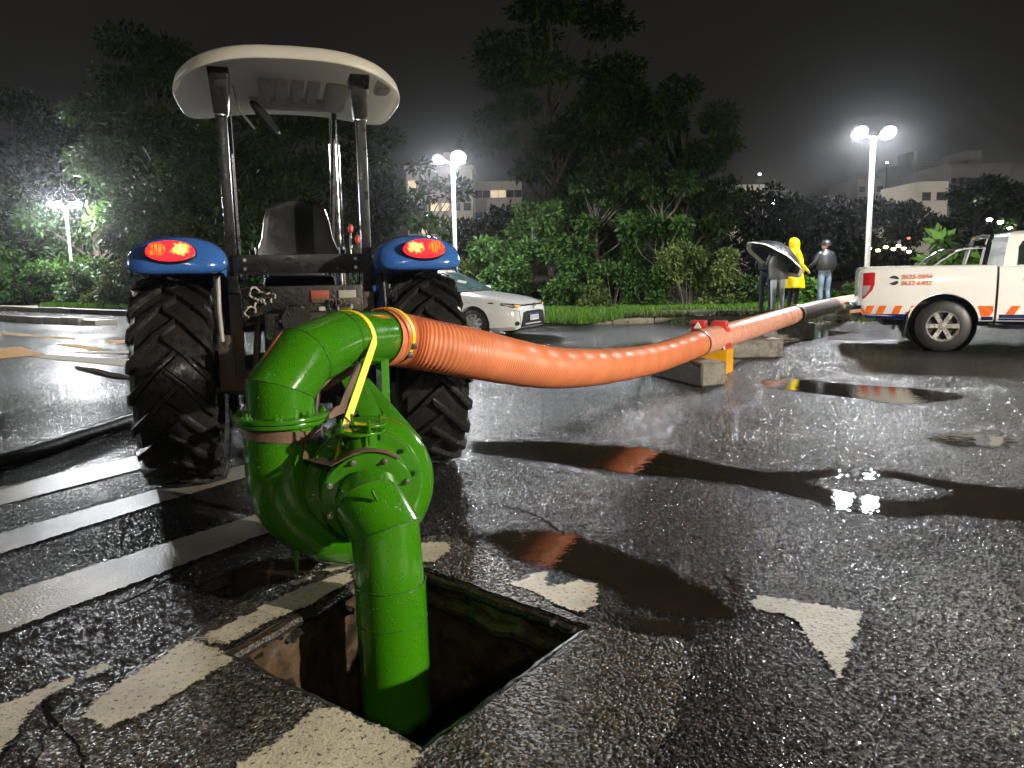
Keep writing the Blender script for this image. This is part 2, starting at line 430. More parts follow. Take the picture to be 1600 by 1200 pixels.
# ------------------------------------------------------------------ mesh helpers
class MB:
    def __init__(self):
        self.v = []; self.f = []; self.mi = []

    def add(self, vs, fs, mi=0):
        o = len(self.v)
        self.v.extend([tuple(p) for p in vs])
        self.f.extend([tuple(i + o for i in q) for q in fs])
        self.mi.extend([mi] * len(fs))
        return self

    def box(self, c, s, rot=None, mi=0, taper=(1, 1)):
        hx, hy, hz = s[0] / 2, s[1] / 2, s[2] / 2
        P = []
        for z, k in ((-hz, (1, 1)), (hz, taper)):
            for x, y in ((-hx, -hy), (hx, -hy), (hx, hy), (-hx, hy)):
                p = Vector((x * k[0], y * k[1], z))
                if rot is not None:
                    p = rot @ p
                P.append(p + Vector(c))
        self.add(P, [(3, 2, 1, 0), (4, 5, 6, 7), (0, 1, 5, 4), (1, 2, 6, 5), (2, 3, 7, 6), (3, 0, 4, 7)], mi)
        return self

    def tube(self, path, rad, n=16, caps=True, mi=0, frame=None, flat=1.0):
        path = [Vector(p) for p in path]
        if not hasattr(rad, '__len__'):
            rad = [rad] * len(path)
        tans = []
        for i in range(len(path)):
            a = path[max(0, i - 1)]; b = path[min(len(path) - 1, i + 1)]
            if 0 < i < len(path) - 1:
                d = (path[i] - path[i - 1]).normalized() + (path[i + 1] - path[i]).normalized()
            else:
                d = b - a
            tans.append(d.normalized())
        ref = Vector((0, 0, 1)) if abs(tans[0].z) < 0.9 else Vector((1, 0, 0))
        if frame is not None:
            ref = Vector(frame)
        u = (ref - tans[0] * ref.dot(tans[0])).normalized()
        vs = []; fs = []
        for i, p in enumerate(path):
            if i > 0:
                q = tans[i - 1].rotation_difference(tans[i])
                u = q @ u
                u = (u - tans[i] * u.dot(tans[i])).normalized()
            w = tans[i].cross(u)
            # widen along the mitre so bends keep their section
            k = 1.0
            if 0 < i < len(path) - 1:
                c = tans[i].dot((path[i + 1] - path[i]).normalized())
                k = 1.0 / max(0.5, c)
                bend = ((path[i + 1] - path[i]).normalized() - (path[i] - path[i - 1]).normalized())
                bd = bend.normalized() if bend.length > 1e-5 else None
            else:
                bd = None
            for j in range(n):
                a = 2 * math.pi * j / n
                off = (u * math.cos(a) * flat + w * math.sin(a)) * rad[i]
                if bd is not None:
                    off += bd * off.dot(bd) * (k - 1)
                vs.append(p + off)
        for i in range(len(path) - 1):
            for j in range(n):
                a = i * n + j; b = i * n + (j + 1) % n
                fs.append((a, b, b + n, a + n))
        if caps:
            fs.append(tuple(range(n - 1, -1, -1)))
            fs.append(tuple(range((len(path) - 1) * n, len(path) * n)))
        self.add(vs, fs, mi)
        return self

    def cyl(self, a, b, r, n=16, mi=0, r2=None):
        return self.tube([a, b], [r, r if r2 is None else r2], n, True, mi)

    def lathe(self, prof, n=48, axis='X', c=(0, 0, 0), mi=0, closed=False):
        """prof: (offset along the axis, radius)"""
        vs = []; fs = []
        m = len(prof)
        for j in range(n):
            a = 2 * math.pi * j / n
            for (h, r) in prof:
                if axis == 'X':
                    p = (h, r * math.cos(a), r * math.sin(a))
                elif axis == 'Y':
                    p = (r * math.cos(a), h, r * math.sin(a))
                else:
                    p = (r * math.cos(a), r * math.sin(a), h)
                vs.append(Vector(p) + Vector(c))
        for j in range(n):
            k = (j + 1) % n
            for i in range(m - 1 if not closed else m):
                i2 = (i + 1) % m
                fs.append((j * m + i, k * m + i, k * m + i2, j * m + i2))
        self.add(vs, fs, mi)
        return self

    def ribbon(self, path, width_dir, w, th=0.004, mi=0):
        path = [Vector(p) for p in path]
        vs = []; fs = []
        for i, p in enumerate(path):
            a = path[max(0, i - 1)]; b = path[min(len(path) - 1, i + 1)]
            t = (b - a).normalized()
            wd = Vector(width_dir[i] if hasattr(width_dir[0], '__len__') else width_dir)
            wd = (wd - t * wd.dot(t)).normalized()
            nn = t.cross(wd).normalized()
            for sx, sn in ((-1, -1), (1, -1), (1, 1), (-1, 1)):
                vs.append(p + wd * sx * w / 2 + nn * sn * th / 2)
        for i in range(len(path) - 1):
            for j in range(4):
                a = i * 4 + j; b = i * 4 + (j + 1) % 4
                fs.append((a, b, b + 4, a + 4))
        e = (len(path) - 1) * 4
        fs += [(3, 2, 1, 0), (e, e + 1, e + 2, e + 3)]
        self.add(vs, fs, mi)
        return self

    def mesh(self, name, mats, smooth=True, bevel=0, autosmooth=35):
        me = bpy.data.meshes.new(name)
        me.from_pydata([tuple(p) for p in self.v], [], self.f)
        if not isinstance(mats, (list, tuple)):
            mats = [mats]
        for m in mats:
            me.materials.append(m)
        if len(mats) > 1:
            me.polygons.foreach_set('material_index', self.mi)
        bm = bmesh.new(); bm.from_mesh(me)
        bmesh.ops.recalc_face_normals(bm, faces=bm.faces)
        if bevel > 0:
            ed = [e for e in bm.edges if len(e.link_faces) == 2 and e.calc_face_angle(0) > R(40)]
            bmesh.ops.bevel(bm, geom=ed, offset=bevel, segments=2, profile=0.6, affect='EDGES', clamp_overlap=True)
        bm.to_mesh(me); bm.free()
        if smooth:
            me.polygons.foreach_set('use_smooth', [True] * len(me.polygons))
            try:
                me.set_sharp_from_angle(angle=R(autosmooth))
            except Exception:
                pass
        me.update()
        return me

    def build(self, name, mats, parent=None, smooth=True, bevel=0, autosmooth=35, **tags):
        o = bpy.data.objects.new(name, self.mesh(name, mats, smooth, bevel, autosmooth))
        COL.objects.link(o)
        if parent is not None:
            o.parent = parent
        for k, v in tags.items():
            o[k] = v
        return o


def thing(name, label, cat, loc=(0, 0, 0), rz=0.0, group=None):
    o = bpy.data.objects.new(name, None)
    COL.objects.link(o)
    o.empty_display_size = 0.2
    o.location = loc
    o.rotation_euler = (0, 0, rz)
    o['label'] = label; o['category'] = cat
    if group:
        o['group'] = group
    return o


def link_mesh(name, me, parent=None, matrix=None, **tags):
    o = bpy.data.objects.new(name, me)
    COL.objects.link(o)
    if parent is not None:
        o.parent = parent
    if matrix is not None:
        o.matrix_local = matrix
    for k, v in tags.items():
        o[k] = v
    return o


def copy_tree(o, parent=None):
    c = o.copy()
    COL.objects.link(c)
    c.parent = parent
    for ch in list(o.children):
        copy_tree(ch, c)
    return c


def catmull(pts, per=12):
    pts = [Vector(p) for p in pts]
    P = [pts[0] * 2 - pts[1]] + pts + [pts[-1] * 2 - pts[-2]]
    o = []
    for i in range(1, len(P) - 2):
        for k in range(per):
            t = k / per
            a, b, c, d = P[i - 1], P[i], P[i + 1], P[i + 2]
            o.append(0.5 * ((2 * b) + (c - a) * t + (2 * a - 5 * b + 4 * c - d) * t * t + (3 * b - a - 3 * c + d) * t ** 3))
    o.append(pts[-1])
    return o


def resample(path, step):
    L = [0.0]
    for a, b in zip(path[:-1], path[1:]):
        L.append(L[-1] + (b - a).length)
    n = max(2, int(L[-1] / step))
    res = []; k = 0
    for i in range(n + 1):
        s = L[-1] * i / n
        while k < len(L) - 2 and L[k + 1] < s:
            k += 1
        t = (s - L[k]) / max(1e-9, L[k + 1] - L[k])
        res.append(path[k].lerp(path[k + 1], t))
    return res


def rough_outline(pts, amp=0.012, step=0.03, seed=0, freq=9.0):
    """closed outline with a ragged edge"""
    res = []
    n = len(pts)
    for i in range(n):
        a = Vector(pts[i]); b = Vector(pts[(i + 1) % n])
        k = max(1, int((b - a).length / step))
        for j in range(k):
            p = a.lerp(b, j / k)
            q = Vector((p.x * freq, p.y * freq, seed * 7.3))
            d = Vector((mnoise.noise(q), mnoise.noise(q + Vector((31, 17, 5))), 0)) + \
                0.5 * Vector((mnoise.noise(q * 3), mnoise.noise(q * 3 + Vector((11, 7, 9))), 0)) + \
                0.35 * Vector((mnoise.noise(q * 8), mnoise.noise(q * 8 + Vector((5, 3, 2))), 0))
            res.append(p + d * amp)
    return res


def sheet(name, outline, z, material, holes=(), parent=None, th=0.0, **tags):
    bm = bmesh.new()
    edges = []
    for lp in [outline] + list(holes):
        vs = [bm.verts.new((p[0], p[1], z)) for p in lp]
        for i in range(len(vs)):
            edges.append(bm.edges.new((vs[i], vs[(i + 1) % len(vs)])))
    r = bmesh.ops.triangle_fill(bm, use_beauty=True, use_dissolve=False, edges=edges)
    for f in bm.faces:
        if f.normal.z < 0:
            f.normal_flip()
    if th > 0:
        ex = bmesh.ops.extrude_face_region(bm, geom=list(bm.faces))
        bmesh.ops.translate(bm, verts=[v for v in ex['geom'] if isinstance(v, bmesh.types.BMVert)], vec=(0, 0, th))
        bmesh.ops.recalc_face_normals(bm, faces=bm.faces)
    me = bpy.data.meshes.new(name)
    bm.to_mesh(me); bm.free()
    me.materials.append(material)
    return link_mesh(name, me, parent, **tags)


def px(poly, z=0.0):
    return [at(x, y, z) for x, y in poly]

# ================================================================== THE SETTING
HOLE = [at(347, 1020), at(620, 874), at(919, 982), at(659, 1174)]      # left, far, right, near
big = [(-500, -300), (500, -300), (500, 900), (-500, 900)]
hole_r = rough_outline(HOLE, 0.010, 0.03, 3, 14)
road = sheet('road', [Vector((*p, 0)) for p in big], 0.0, ASPHALT, [hole_r], kind='structure')

hc = sum(HOLE, Vector()) / 4


def grow(k):
    return [hc + (p - hc) * k for p in HOLE]


patch_out = px([(300, 985), (420, 925), (560, 850), (700, 838), (790, 880), (860, 950), (960, 985), (1060, 1000), (1085, 1050),
                (1050, 1110), (1025, 1200), (1000, 1330), (760, 1600), (300, 1600), (60, 1400), (40, 1230), (70, 1150), (160, 1085)])
patch = sheet('asphalt_patch', rough_outline(patch_out, 0.03, 0.04, 5, 6), 0.004, PATCH,
              [rough_outline(grow(1.02), 0.012, 0.03, 9, 14)], parent=road)

# ---- painted markings, parts of the road
marks = [
    ('crosswalk_stripe', [(-260, 822), (200, 716), (330, 688), (345, 703), (215, 735), (-260, 858)], PAINT_GREY, 0.006, 0.006),
    ('crosswalk_stripe', [(-260, 908), (240, 767), (400, 722), (415, 738), (248, 787), (-260, 950)], PAINT_GREY, 0.006, 0.006),
    ('crosswalk_stripe', [(-260, 1020), (0, 932), (400, 805), (520, 772), (545, 790), (395, 842), (0, 992), (-260, 1095)], PAINT_GREY, 0.006, 0.006),
    ('lane_marking', [(128, 1118), (160, 1085), (230, 1045), (290, 1005), (310, 1004), (345, 1020), (363, 1035), (352, 1043), (330, 1055), (270, 1090), (220, 1120), (160, 1144)], PAINT_OLD, 0.008, 0.014),
    ('lane_marking', [(130, 1053), (168, 1035), (172, 1045), (150, 1055), (133, 1058)], PAINT_OLD, 0.007, 0.008),
    ('lane_marking', [(-120, 1160), (0, 1105), (60, 1080), (115, 1058), (116, 1070), (85, 1085), (45, 1115), (25, 1150), (10, 1165), (-30, 1230), (-200, 1260)], PAINT_OLD, 0.007, 0.012),
    ('lane_marking', [(300, 1250), (370, 1200), (420, 1170), (495, 1110), (530, 1110), (590, 1140), (640, 1165), (658, 1182), (630, 1210), (520, 1310), (380, 1330)], PAINT_OLD, 0.008, 0.014),
    ('lane_marking', [(308, 1000), (400, 957), (440, 940), (470, 944), (420, 972), (350, 1012), (330, 1010)], PAINT_OLD, 0.008, 0.010),
    ('lane_marking', [(400, 955), (470, 920), (500, 912), (548, 893), (550, 909), (500, 938), (440, 968), (425, 966)], PAINT_OLD, 0.009, 0.014),
    ('lane_marking', [(452, 912), (490, 902), (486, 908), (460, 916)], PAINT_OLD, 0.007, 0.006),
    ('lane_marking', [(500, 892), (560, 868), (565, 878), (520, 896)], PAINT_OLD, 0.007, 0.006),
    ('lane_marking', [(650, 851), (672, 849), (700, 851), (706, 861), (690, 870), (680, 882), (662, 880), (648, 886)], PAINT_OLD, 0.008, 0.016),
    ('lane_marking', [(797, 915), (850, 892), (858, 898), (852, 918), (870, 917), (905, 910), (932, 915), (934, 948), (905, 960), (865, 945), (838, 930)], PAINT_OLD, 0.008, 0.014),
    ('arrow_marking', [(1172, 942), (1185, 933), (1345, 957), (1335, 1000), (1312, 1062), (1290, 1030), (1265, 1005), (1252, 985), (1245, 970), (1220, 960), (1180, 955)], PAINT, 0.007, 0.010),
    ('hatch_marking', [(-60, 548), (0, 544), (32, 542), (72, 555), (30, 558), (-40, 566)], PAINT_YEL, 0.006, 0.01),
    ('hatch_marking', [(50, 558), (83, 555), (240, 565), (240, 576), (100, 564)], PAINT_FAR, 0.006, 0.01),
    ('hatch_marking', [(100, 550), (138, 550), (240, 546), (240, 552), (138, 553)], PAINT_FAR, 0.006, 0.01),
    ('hatch_marking', [(87, 538), (120, 538), (173, 547), (142, 548)], PAINT_YEL, 0.006, 0.01),
    ('hatch_marking', [(160, 532), (240, 532), (240, 538), (180, 537)], PAINT_YEL, 0.006, 0.01),
    ('lane_line', [(-120, 508), (0, 519), (117, 528), (117, 531), (0, 523), (-120, 512)], PAINT_YEL, 0.006, 0.01),
]
# ---- puddles: standing water, ragged edges
puds = [
    ([(1185, 597), (1240, 592), (1330, 601), (1430, 607), (1500, 616), (1504, 624), (1450, 631), (1400, 632), (1340, 623), (1240, 611), (1200, 604)], []),
    ([(735, 690), (860, 690), (1000, 700), (1120, 725), (1200, 738), (1300, 733), (1400, 737), (1490, 753), (1600, 766), (1760, 780), (1760, 850), (1660, 822),
      (1560, 812), (1480, 803), (1420, 812), (1340, 802), (1270, 783), (1180, 764), (1100, 750), (990, 742), (850, 722), (735, 708)],
     [[(1262, 752), (1300, 745), (1400, 748), (1490, 768), (1470, 778), (1400, 783), (1310, 770)]]),
    ([(735, 835), (800, 828), (850, 828), (905, 838), (960, 860), (1050, 890), (1110, 920), (1172, 966), (1100, 972), (1040, 962), (975, 945), (945, 915), (900, 903), (855, 888), (800, 872)], []),
    ([(1440, 682), (1520, 676), (1590, 687), (1570, 698), (1500, 700)], []),
    ([(330, 905), (420, 872), (520, 868), (500, 890), (420, 915), (360, 935), (310, 930)], []),
    ([(960, 960), (1040, 968), (1130, 976), (1080, 1000), (1000, 990)], []),
    ([(1160, 520), (1260, 512), (1330, 520), (1200, 542), (1110, 590), (1080, 588), (1120, 555)], []),
]


def seg_dist(P, poly):
    """signed distance (inside > 0) of points P to a closed outline"""
    A = np.array([(p[0], p[1]) for p in poly]); B = np.roll(A, -1, 0)
    dmin = np.full(len(P), 1e9); ins = np.zeros(len(P), bool)
    for a_, b_ in zip(A, B):
        d_ = b_ - a_; t_ = np.clip(((P - a_) @ d_) / (d_ @ d_ + 1e-12), 0, 1)
        dmin = np.minimum(dmin, np.linalg.norm(P - (a_ + t_[:, None] * d_), axis=1))
        cr_ = (a_[1] > P[:, 1]) != (b_[1] > P[:, 1])
        xi = a_[0] + (P[:, 1] - a_[1]) / (b_[1] - a_[1] + 1e-12) * (b_[0] - a_[0])
        ins ^= cr_ & (P[:, 0] < xi)
    return np.where(ins, dmin, -dmin)


def puddle_mat():
    m = WATER; t = m.node_tree; L = t.links; b = t.nodes['Principled BSDF']
    tcn = node(t, 'ShaderNodeTexCoord')
    at_ = node(t, 'ShaderNodeAttribute', attribute_name='depth')
    n1 = node(t, 'ShaderNodeTexNoise', i_Scale=7.0, i_Detail=5.0, i_Roughness=0.65)
    n2 = node(t, 'ShaderNodeTexNoise', i_Scale=48.0, i_Detail=3.0)
    L.new(tcn.outputs['Object'], n1.inputs['Vector']); L.new(tcn.outputs['Object'], n2.inputs['Vector'])
    m1 = node(t, 'ShaderNodeMath', operation='MULTIPLY_ADD'); m1.inputs[1].default_value = 0.16
    L.new(n1.outputs['Fac'], m1.inputs[0]); L.new(at_.outputs['Fac'], m1.inputs[2])
    m2 = node(t, 'ShaderNodeMath', operation='MULTIPLY_ADD'); m2.inputs[1].default_value = 0.13
    L.new(n2.outputs['Fac'], m2.inputs[0]); L.new(m1.outputs[0], m2.inputs[2])
    mr = node(t, 'ShaderNodeMapRange'); mr.inputs['From Min'].default_value = 0.12; mr.inputs['From Max'].default_value = 0.19
    L.new(m2.outputs[0], mr.inputs['Value'])
    rp = node(t, 'ShaderNodeTexNoise', i_Scale=16.0, i_Detail=3.0); L.new(tcn.outputs['Object'], rp.inputs['Vector'])
    rb = node(t, 'ShaderNodeBump', i_Strength=0.05, i_Distance=0.02); L.new(rp.outputs['Fac'], rb.inputs['Height']); L.new(rb.outputs[0], b.inputs['Normal'])
    tr_ = node(t, 'ShaderNodeBsdfTransparent'); ms = node(t, 'ShaderNodeMixShader')
    L.new(mr.outputs[0], ms.inputs[0]); L.new(tr_.outputs[0], ms.inputs[1]); L.new(b.outputs[0], ms.inputs[2])
    L.new(ms.outputs[0], t.nodes['Material Output'].inputs['Surface'])


puddle_mat()


def puddle(outline, holes, z, cell, name='puddle', material=None, parent=None):
    A = np.array([(p[0], p[1]) for p in outline]); mg = 0.15 if material is None else 0.05; lo = A.min(0) - mg; hi = A.max(0) + mg
    nx, ny = int((hi[0] - lo[0]) / cell) + 2, int((hi[1] - lo[1]) / cell) + 2
    X, Y = np.meshgrid(lo[0] + np.arange(nx) * cell, lo[1] + np.arange(ny) * cell)
    P = np.c_[X.ravel(), Y.ravel()]
    sd = seg_dist(P, outline)
    for h_ in holes:
        sd = np.minimum(sd, -seg_dist(P, h_))
    idx = np.arange(nx * ny).reshape(ny, nx)
    q = np.stack([idx[:-1, :-1], idx[:-1, 1:], idx[1:, 1:], idx[1:, :-1]], -1).reshape(-1, 4)
    q = q[sd[q].max(1) > (-0.12 if material is None else -0.035)]
    used = np.unique(q); remap = -np.ones(nx * ny, int); remap[used] = np.arange(len(used))
    me = bpy.data.meshes.new(name)
    me.from_pydata([(x, y, z) for x, y in P[used]], [], [tuple(r_) for r_ in remap[q]])
    a_ = me.attributes.new('depth', 'FLOAT', 'POINT'); a_.data.foreach_set('value', np.clip(sd[used], -0.3, 0.3).astype(np.float32))
    me.materials.append(material or WATER)
    if parent is not None:
        return link_mesh(name, me, parent)
    return link_mesh(name, me, None, kind='structure')


for i, (o_, hs) in enumerate(puds):
    puddle(px(o_), [px(h_) for h_ in hs], 0.0035 if i != 5 else 0.0058, 0.03 if i not in (0, 6) else 0.06)

for i, (nm, poly, m_, z_, amp) in enumerate(marks):
    pts = px(poly)
    if pts[0].y > 9:
        sh_ = sheet(nm, rough_outline(pts, 0.03, 0.3, i, 2), z_, m_, parent=road)
        at_ = sh_.data.attributes.new('depth', 'FLOAT', 'POINT'); at_.data.foreach_set('value', [0.3] * len(sh_.data.vertices))
    else:
        puddle(rough_outline(pts, amp, 0.02, i, 12), [], z_, 0.022 if nm == 'crosswalk_stripe' else 0.012, nm, m_, road)

# ---- stones of the asphalt standing proud of the binder (uncountable), near the pit and out to the sedan's side of the road
def aggregate():
    rng = np.random.default_rng(5)
    parts = []
    for (x0, x1, y0, y1, dens, s0, s1) in ((-3.2, 3.2, 1.7, 4.6, 3600, 0.0045, 0.0095), (-5.2, 5.6, 4.6, 8.2, 1900, 0.0045, 0.009), (-9, 9.5, 8.2, 13.5, 420, 0.006, 0.011)):
        n = int((x1 - x0) * (y1 - y0) * dens)
        P = np.c_[rng.uniform(x0, x1, n), rng.uniform(y0, y1, n)]
        P = P[np.abs(P[:, 0]) < P[:, 1] * 0.75 + 0.35]
        parts.append(np.c_[P, rng.uniform(s0, s1, len(P))])
    A = np.concatenate(parts)
    keep = seg_dist(A[:, :2], HOLE) < -0.03
    for (nm, poly, m_, z_, amp) in marks:
        pl_ = px(poly)
        if pl_[0].y < 9:
            keep &= seg_dist(A[:, :2], pl_) < 0.0
    for (o_, hs) in puds:
        d_ = seg_dist(A[:, :2], px(o_))
        for h_ in hs:
            d_ = np.minimum(d_, -seg_dist(A[:, :2], px(h_)))
        keep &= d_ < 0.03
    A = A[keep]; n = len(A)
    inp = seg_dist(A[:, :2], patch_out) > 0
    z0 = np.where(inp, 0.0035, -0.0005)
    ang = rng.uniform(0, 2 * np.pi, n); r_ = A[:, 2]
    hgt = r_ * rng.uniform(0.35, 0.75, n)
    off = rng.normal(0, 0.35, (n, 2)) * r_[:, None]
    V = []
    for k in range(4):
        a_ = ang + k * np.pi / 2 + rng.uniform(-0.4, 0.4, n)
        V.append(np.c_[A[:, 0] + np.cos(a_) * r_, A[:, 1] + np.sin(a_) * r_, z0])
    V.append(np.c_[A[:, 0] + off[:, 0], A[:, 1] + off[:, 1], z0 + hgt])
    V = np.stack(V, 1).reshape(-1, 3)
    base = (np.arange(n) * 5)[:, None]
    F = np.stack([base + np.array([[k, (k + 1) % 4, 4]]) for k in range(4)], 1).reshape(-1, 3)
    me = bpy.data.meshes.new('aggregate')
    me.vertices.add(len(V)); me.vertices.foreach_set('co', V.astype(np.float32).ravel())
    me.loops.add(F.size); me.loops.foreach_set('vertex_index', F.astype(np.int32).ravel())
    me.polygons.add(len(F)); me.polygons.foreach_set('loop_start', np.arange(0, F.size, 3, dtype=np.int32))
    me.materials.append(STONES); me.materials.append(STONES_B)
    me.polygons.foreach_set('material_index', np.repeat(inp.astype(np.int32), 4))
    me.update(calc_edges=True)
    return link_mesh('aggregate', me, road, kind='stuff')


STONES = mat('wet_aggregate', (0.022, 0.021, 0.021), 0.20, var=0.6, vscale=60, rvar=0.05, spec=0.55)
STONES_B = mat('patch_aggregate', (0.055, 0.046, 0.036), 0.26, var=0.7, vscale=60, rvar=0.08)
aggregate()

TAR = mat('crack_tar', (0.004, 0.004, 0.004), 0.95, var=0.3, spec=0.05)
for k, ln in enumerate(([(735, 787), (775, 788), (815, 798), (848, 812), (880, 836)], [(80, 1075), (72, 1110), (95, 1140), (120, 1165), (135, 1210)], [(190, 945), (250, 915), (300, 880)], [(300, 940), (360, 915)], [(1130, 900), (1150, 918)])):
    c_ = resample(catmull([at(x, y) for x, y in ln], 8), 0.02)
    l_ = []; r_ = []
    for i, p in enumerate(c_):
        d_ = (c_[min(i + 1, len(c_) - 1)] - c_[max(i - 1, 0)]).normalized(); n2 = Vector((-d_.y, d_.x, 0))
        w_ = 0.004 + 0.008 * abs(mnoise.noise(p * 13)) * math.sin(math.pi * (i + 0.5) / len(c_))
        j_ = n2 * 0.012 * mnoise.noise(p * 21)
        l_.append(p + j_ + n2 * w_); r_.append(p + j_ - n2 * w_)
    sheet('road_crack', l_ + r_[::-1], 0.0052, TAR, parent=road)

# ---- the open pit the suction pipe stands in
pit = thing('drain_pit', 'open square drain pit in the asphalt with muddy concrete walls below the green pipe', 'drain pit', (hc.x, hc.y, 0))
DEPTH = 1.5
EDGE = mat('broken_asphalt_edge', (0.022, 0.018, 0.014), 0.35, var=0.6, vscale=40, bump=1.0, bscale=70, dirt=(0.07, 0.055, 0.04), dirt_scale=30)


def pit_wall(a, b, inset, ztop, zbot, seed, amp):
    d = (b - a); n_ = Vector((-d.y, d.x, 0)).normalized()
    if n_.dot(hc - a) < 0:
        n_ = -n_
    mb = MB(); nu, nv = 34, 30
    vs = []
    for j in range(nv + 1):
        for i in range(nu + 1):
            p = a.lerp(b, i / nu)
            z = ztop + (zbot - ztop) * j / nv
            q = Vector((p.x * 5 + seed, p.y * 5, z * 5))
            k = mnoise.noise(q) * amp + mnoise.noise(q * 4) * amp * 0.4
            # a broken lip near the top
            lip = 0.05 * max(0, 1 - abs(z + 0.13) / 0.05) if seed in (1, 2) else 0.0
            p = p + n_ * (inset + k + lip * (0.7 + 0.6 * mnoise.noise(q * 2)))
            vs.append(Vector((p.x, p.y, z)) - Vector((hc.x, hc.y, 0)))
    fs = [(j * (nu + 1) + i, j * (nu + 1) + i + 1, (j + 1) * (nu + 1) + i + 1, (j + 1) * (nu + 1) + i) for j in range(nv) for i in range(nu)]
    mb.add(vs, fs)
    return mb


for i in range(4):
    pit_wall(HOLE[i], HOLE[(i + 1) % 4], -0.004, 0.0, -DEPTH, i, 0.024).build('pit_wall', MUD, pit)
sheet('pit_water', [p - Vector((hc.x, hc.y, 0)) for p in grow(1.1)], -DEPTH + 0.02, WATER, parent=pit)
# asphalt rim standing a little above the wall, with an iron angle on the right edge
for i in range(4):
    a = HOLE[i]; b = HOLE[(i + 1) % 4]
    d = (b - a).normalized(); n_ = Vector((-d.y, d.x, 0))
    if n_.dot(hc - a) < 0:
        n_ = -n_
    mb = MB()
    pts = resample([a - d * 0.01, b + d * 0.01], 0.05)
    pts = [p + n_ * (0.008 + 0.012 * mnoise.noise(p * 12)) + Vector((-hc.x, -hc.y, -0.028 + 0.006 * mnoise.noise(p * 9 + Vector((3, 3, 3))))) for p in pts]
    mb.tube(pts, 0.026, 8, flat=1.0)
    mb.build('broken_rim' if i in (0, 1, 3) else 'iron_edge', EDGE if i in (0, 1, 3) else BLACKP, pit)
chunks = []
for q in range(4):
    bm = bmesh.new(); bmesh.ops.create_icosphere(bm, subdivisions=1, radius=1.0)
    for v in bm.verts:
        v.co *= 1 + 0.45 * mnoise.noise(v.co * 1.7 + Vector((q * 9, 0, 0)))
        v.co.z *= 0.6
    me = bpy.data.meshes.new('rim_chunk'); bm.to_mesh(me); bm.free(); me.materials.append(EDGE); chunks.append(me)
rc = random.Random(12)
for i in range(4):
    a = HOLE[i]; b = HOLE[(i + 1) % 4]; d = (b - a).normalized(); n_ = Vector((-d.y, d.x, 0)); n_ = n_ if n_.dot(hc - a) > 0 else -n_
    for k in range(26 if i != 2 else 9):
        p = a.lerp(b, rc.random()) + n_ * rc.uniform(-0.02, 0.015) - Vector((hc.x, hc.y, rc.uniform(0.012, 0.10)))
        sz = rc.uniform(0.012, 0.036)
        link_mesh('rim_chunk', rc.choice(chunks), pit, Matrix.Translation(p) @ Matrix.Rotation(rc.uniform(0, 6.3), 4, 'Z') @ Matrix.Diagonal((sz * 1.5, sz, sz, 1)))
mb = MB()
a = HOLE[1]; b = HOLE[2]; d = (b - a).normalized(); n_ = Vector((-d.y, d.x, 0)); n_ = n_ if n_.dot(hc - a) > 0 else -n_
pts = resample([a + d * 0.12, b - d * 0.05], 0.035)
pts = [p + n_ * (0.03 + 0.03 * mnoise.noise(p * 9)) + Vector((-hc.x, -hc.y, -0.11 + 0.03 * mnoise.noise(p * 6))) for p in pts]
mb.tube(pts, [0.036 + 0.02 * mnoise.noise(p * 15) for p in pts], 9)
mb.build('mud_ledge', MUD, pit)

# ---- the verge across the road: kerb stones, worn path, grass
CORNER = Vector((-2.6, 18.4, 0))
LEFTEND = Vector((-47, 51.0, 0))
LEFT_A = Vector((-13.4, 26.0, 0))
verge = sheet('verge', [CORNER, Vector((70, 18.0, 0)), Vector((300, 18, 0)), Vector((300, 600, 0)), Vector((-300, 600, 0)), Vector((-300, 240, 0)), LEFTEND, LEFT_A],
              0.0, DIRT, th=0.17, kind='structure')
kb = MB().box((0.5, 0, 0.095), (0.985, 0.16, 0.19)).mesh('kerb_stone', CONC_L, bevel=0.02)


def kerb_run(a, b, parent, step=1.0):
    d = (b - a); n_ = int(d.length / step); ang = math.atan2(d.y, d.x)
    for i in range(n_):
        p = a + d.normalized() * step * i
        M = Matrix.Translation(p + Vector((0, 0, random.uniform(-0.02, 0.008)))) @ Matrix.Rotation(ang + random.uniform(-0.012, 0.012), 4, 'Z') @ Matrix.Diagonal((step, 1, 1, 1))
        link_mesh('kerb_stone', kb, parent, M)


kerb_run(CORNER + Vector((0, -0.05, 0)), Vector((26, 18.1, 0)), verge)
kerb_run(LEFT_A + Vector((-8.5 * 1.3, 8.5 * 0.96, 0)), CORNER + Vector((-0.1, -0.02, 0)), verge)
isl = [Vector((-11.4, 21.1, 0)), Vector((-11.0, 21.5, 0)), Vector((-30, 34.1, 0)), Vector((-30.4, 33.5, 0))]
island = sheet('median_island', isl, 0.0, CONC_L, th=0.13, kind='structure')
kerb_run(isl[0] + Vector((-19 * 1.0, 12.4, 0)), isl[0], island)

# grass strips (uncountable)


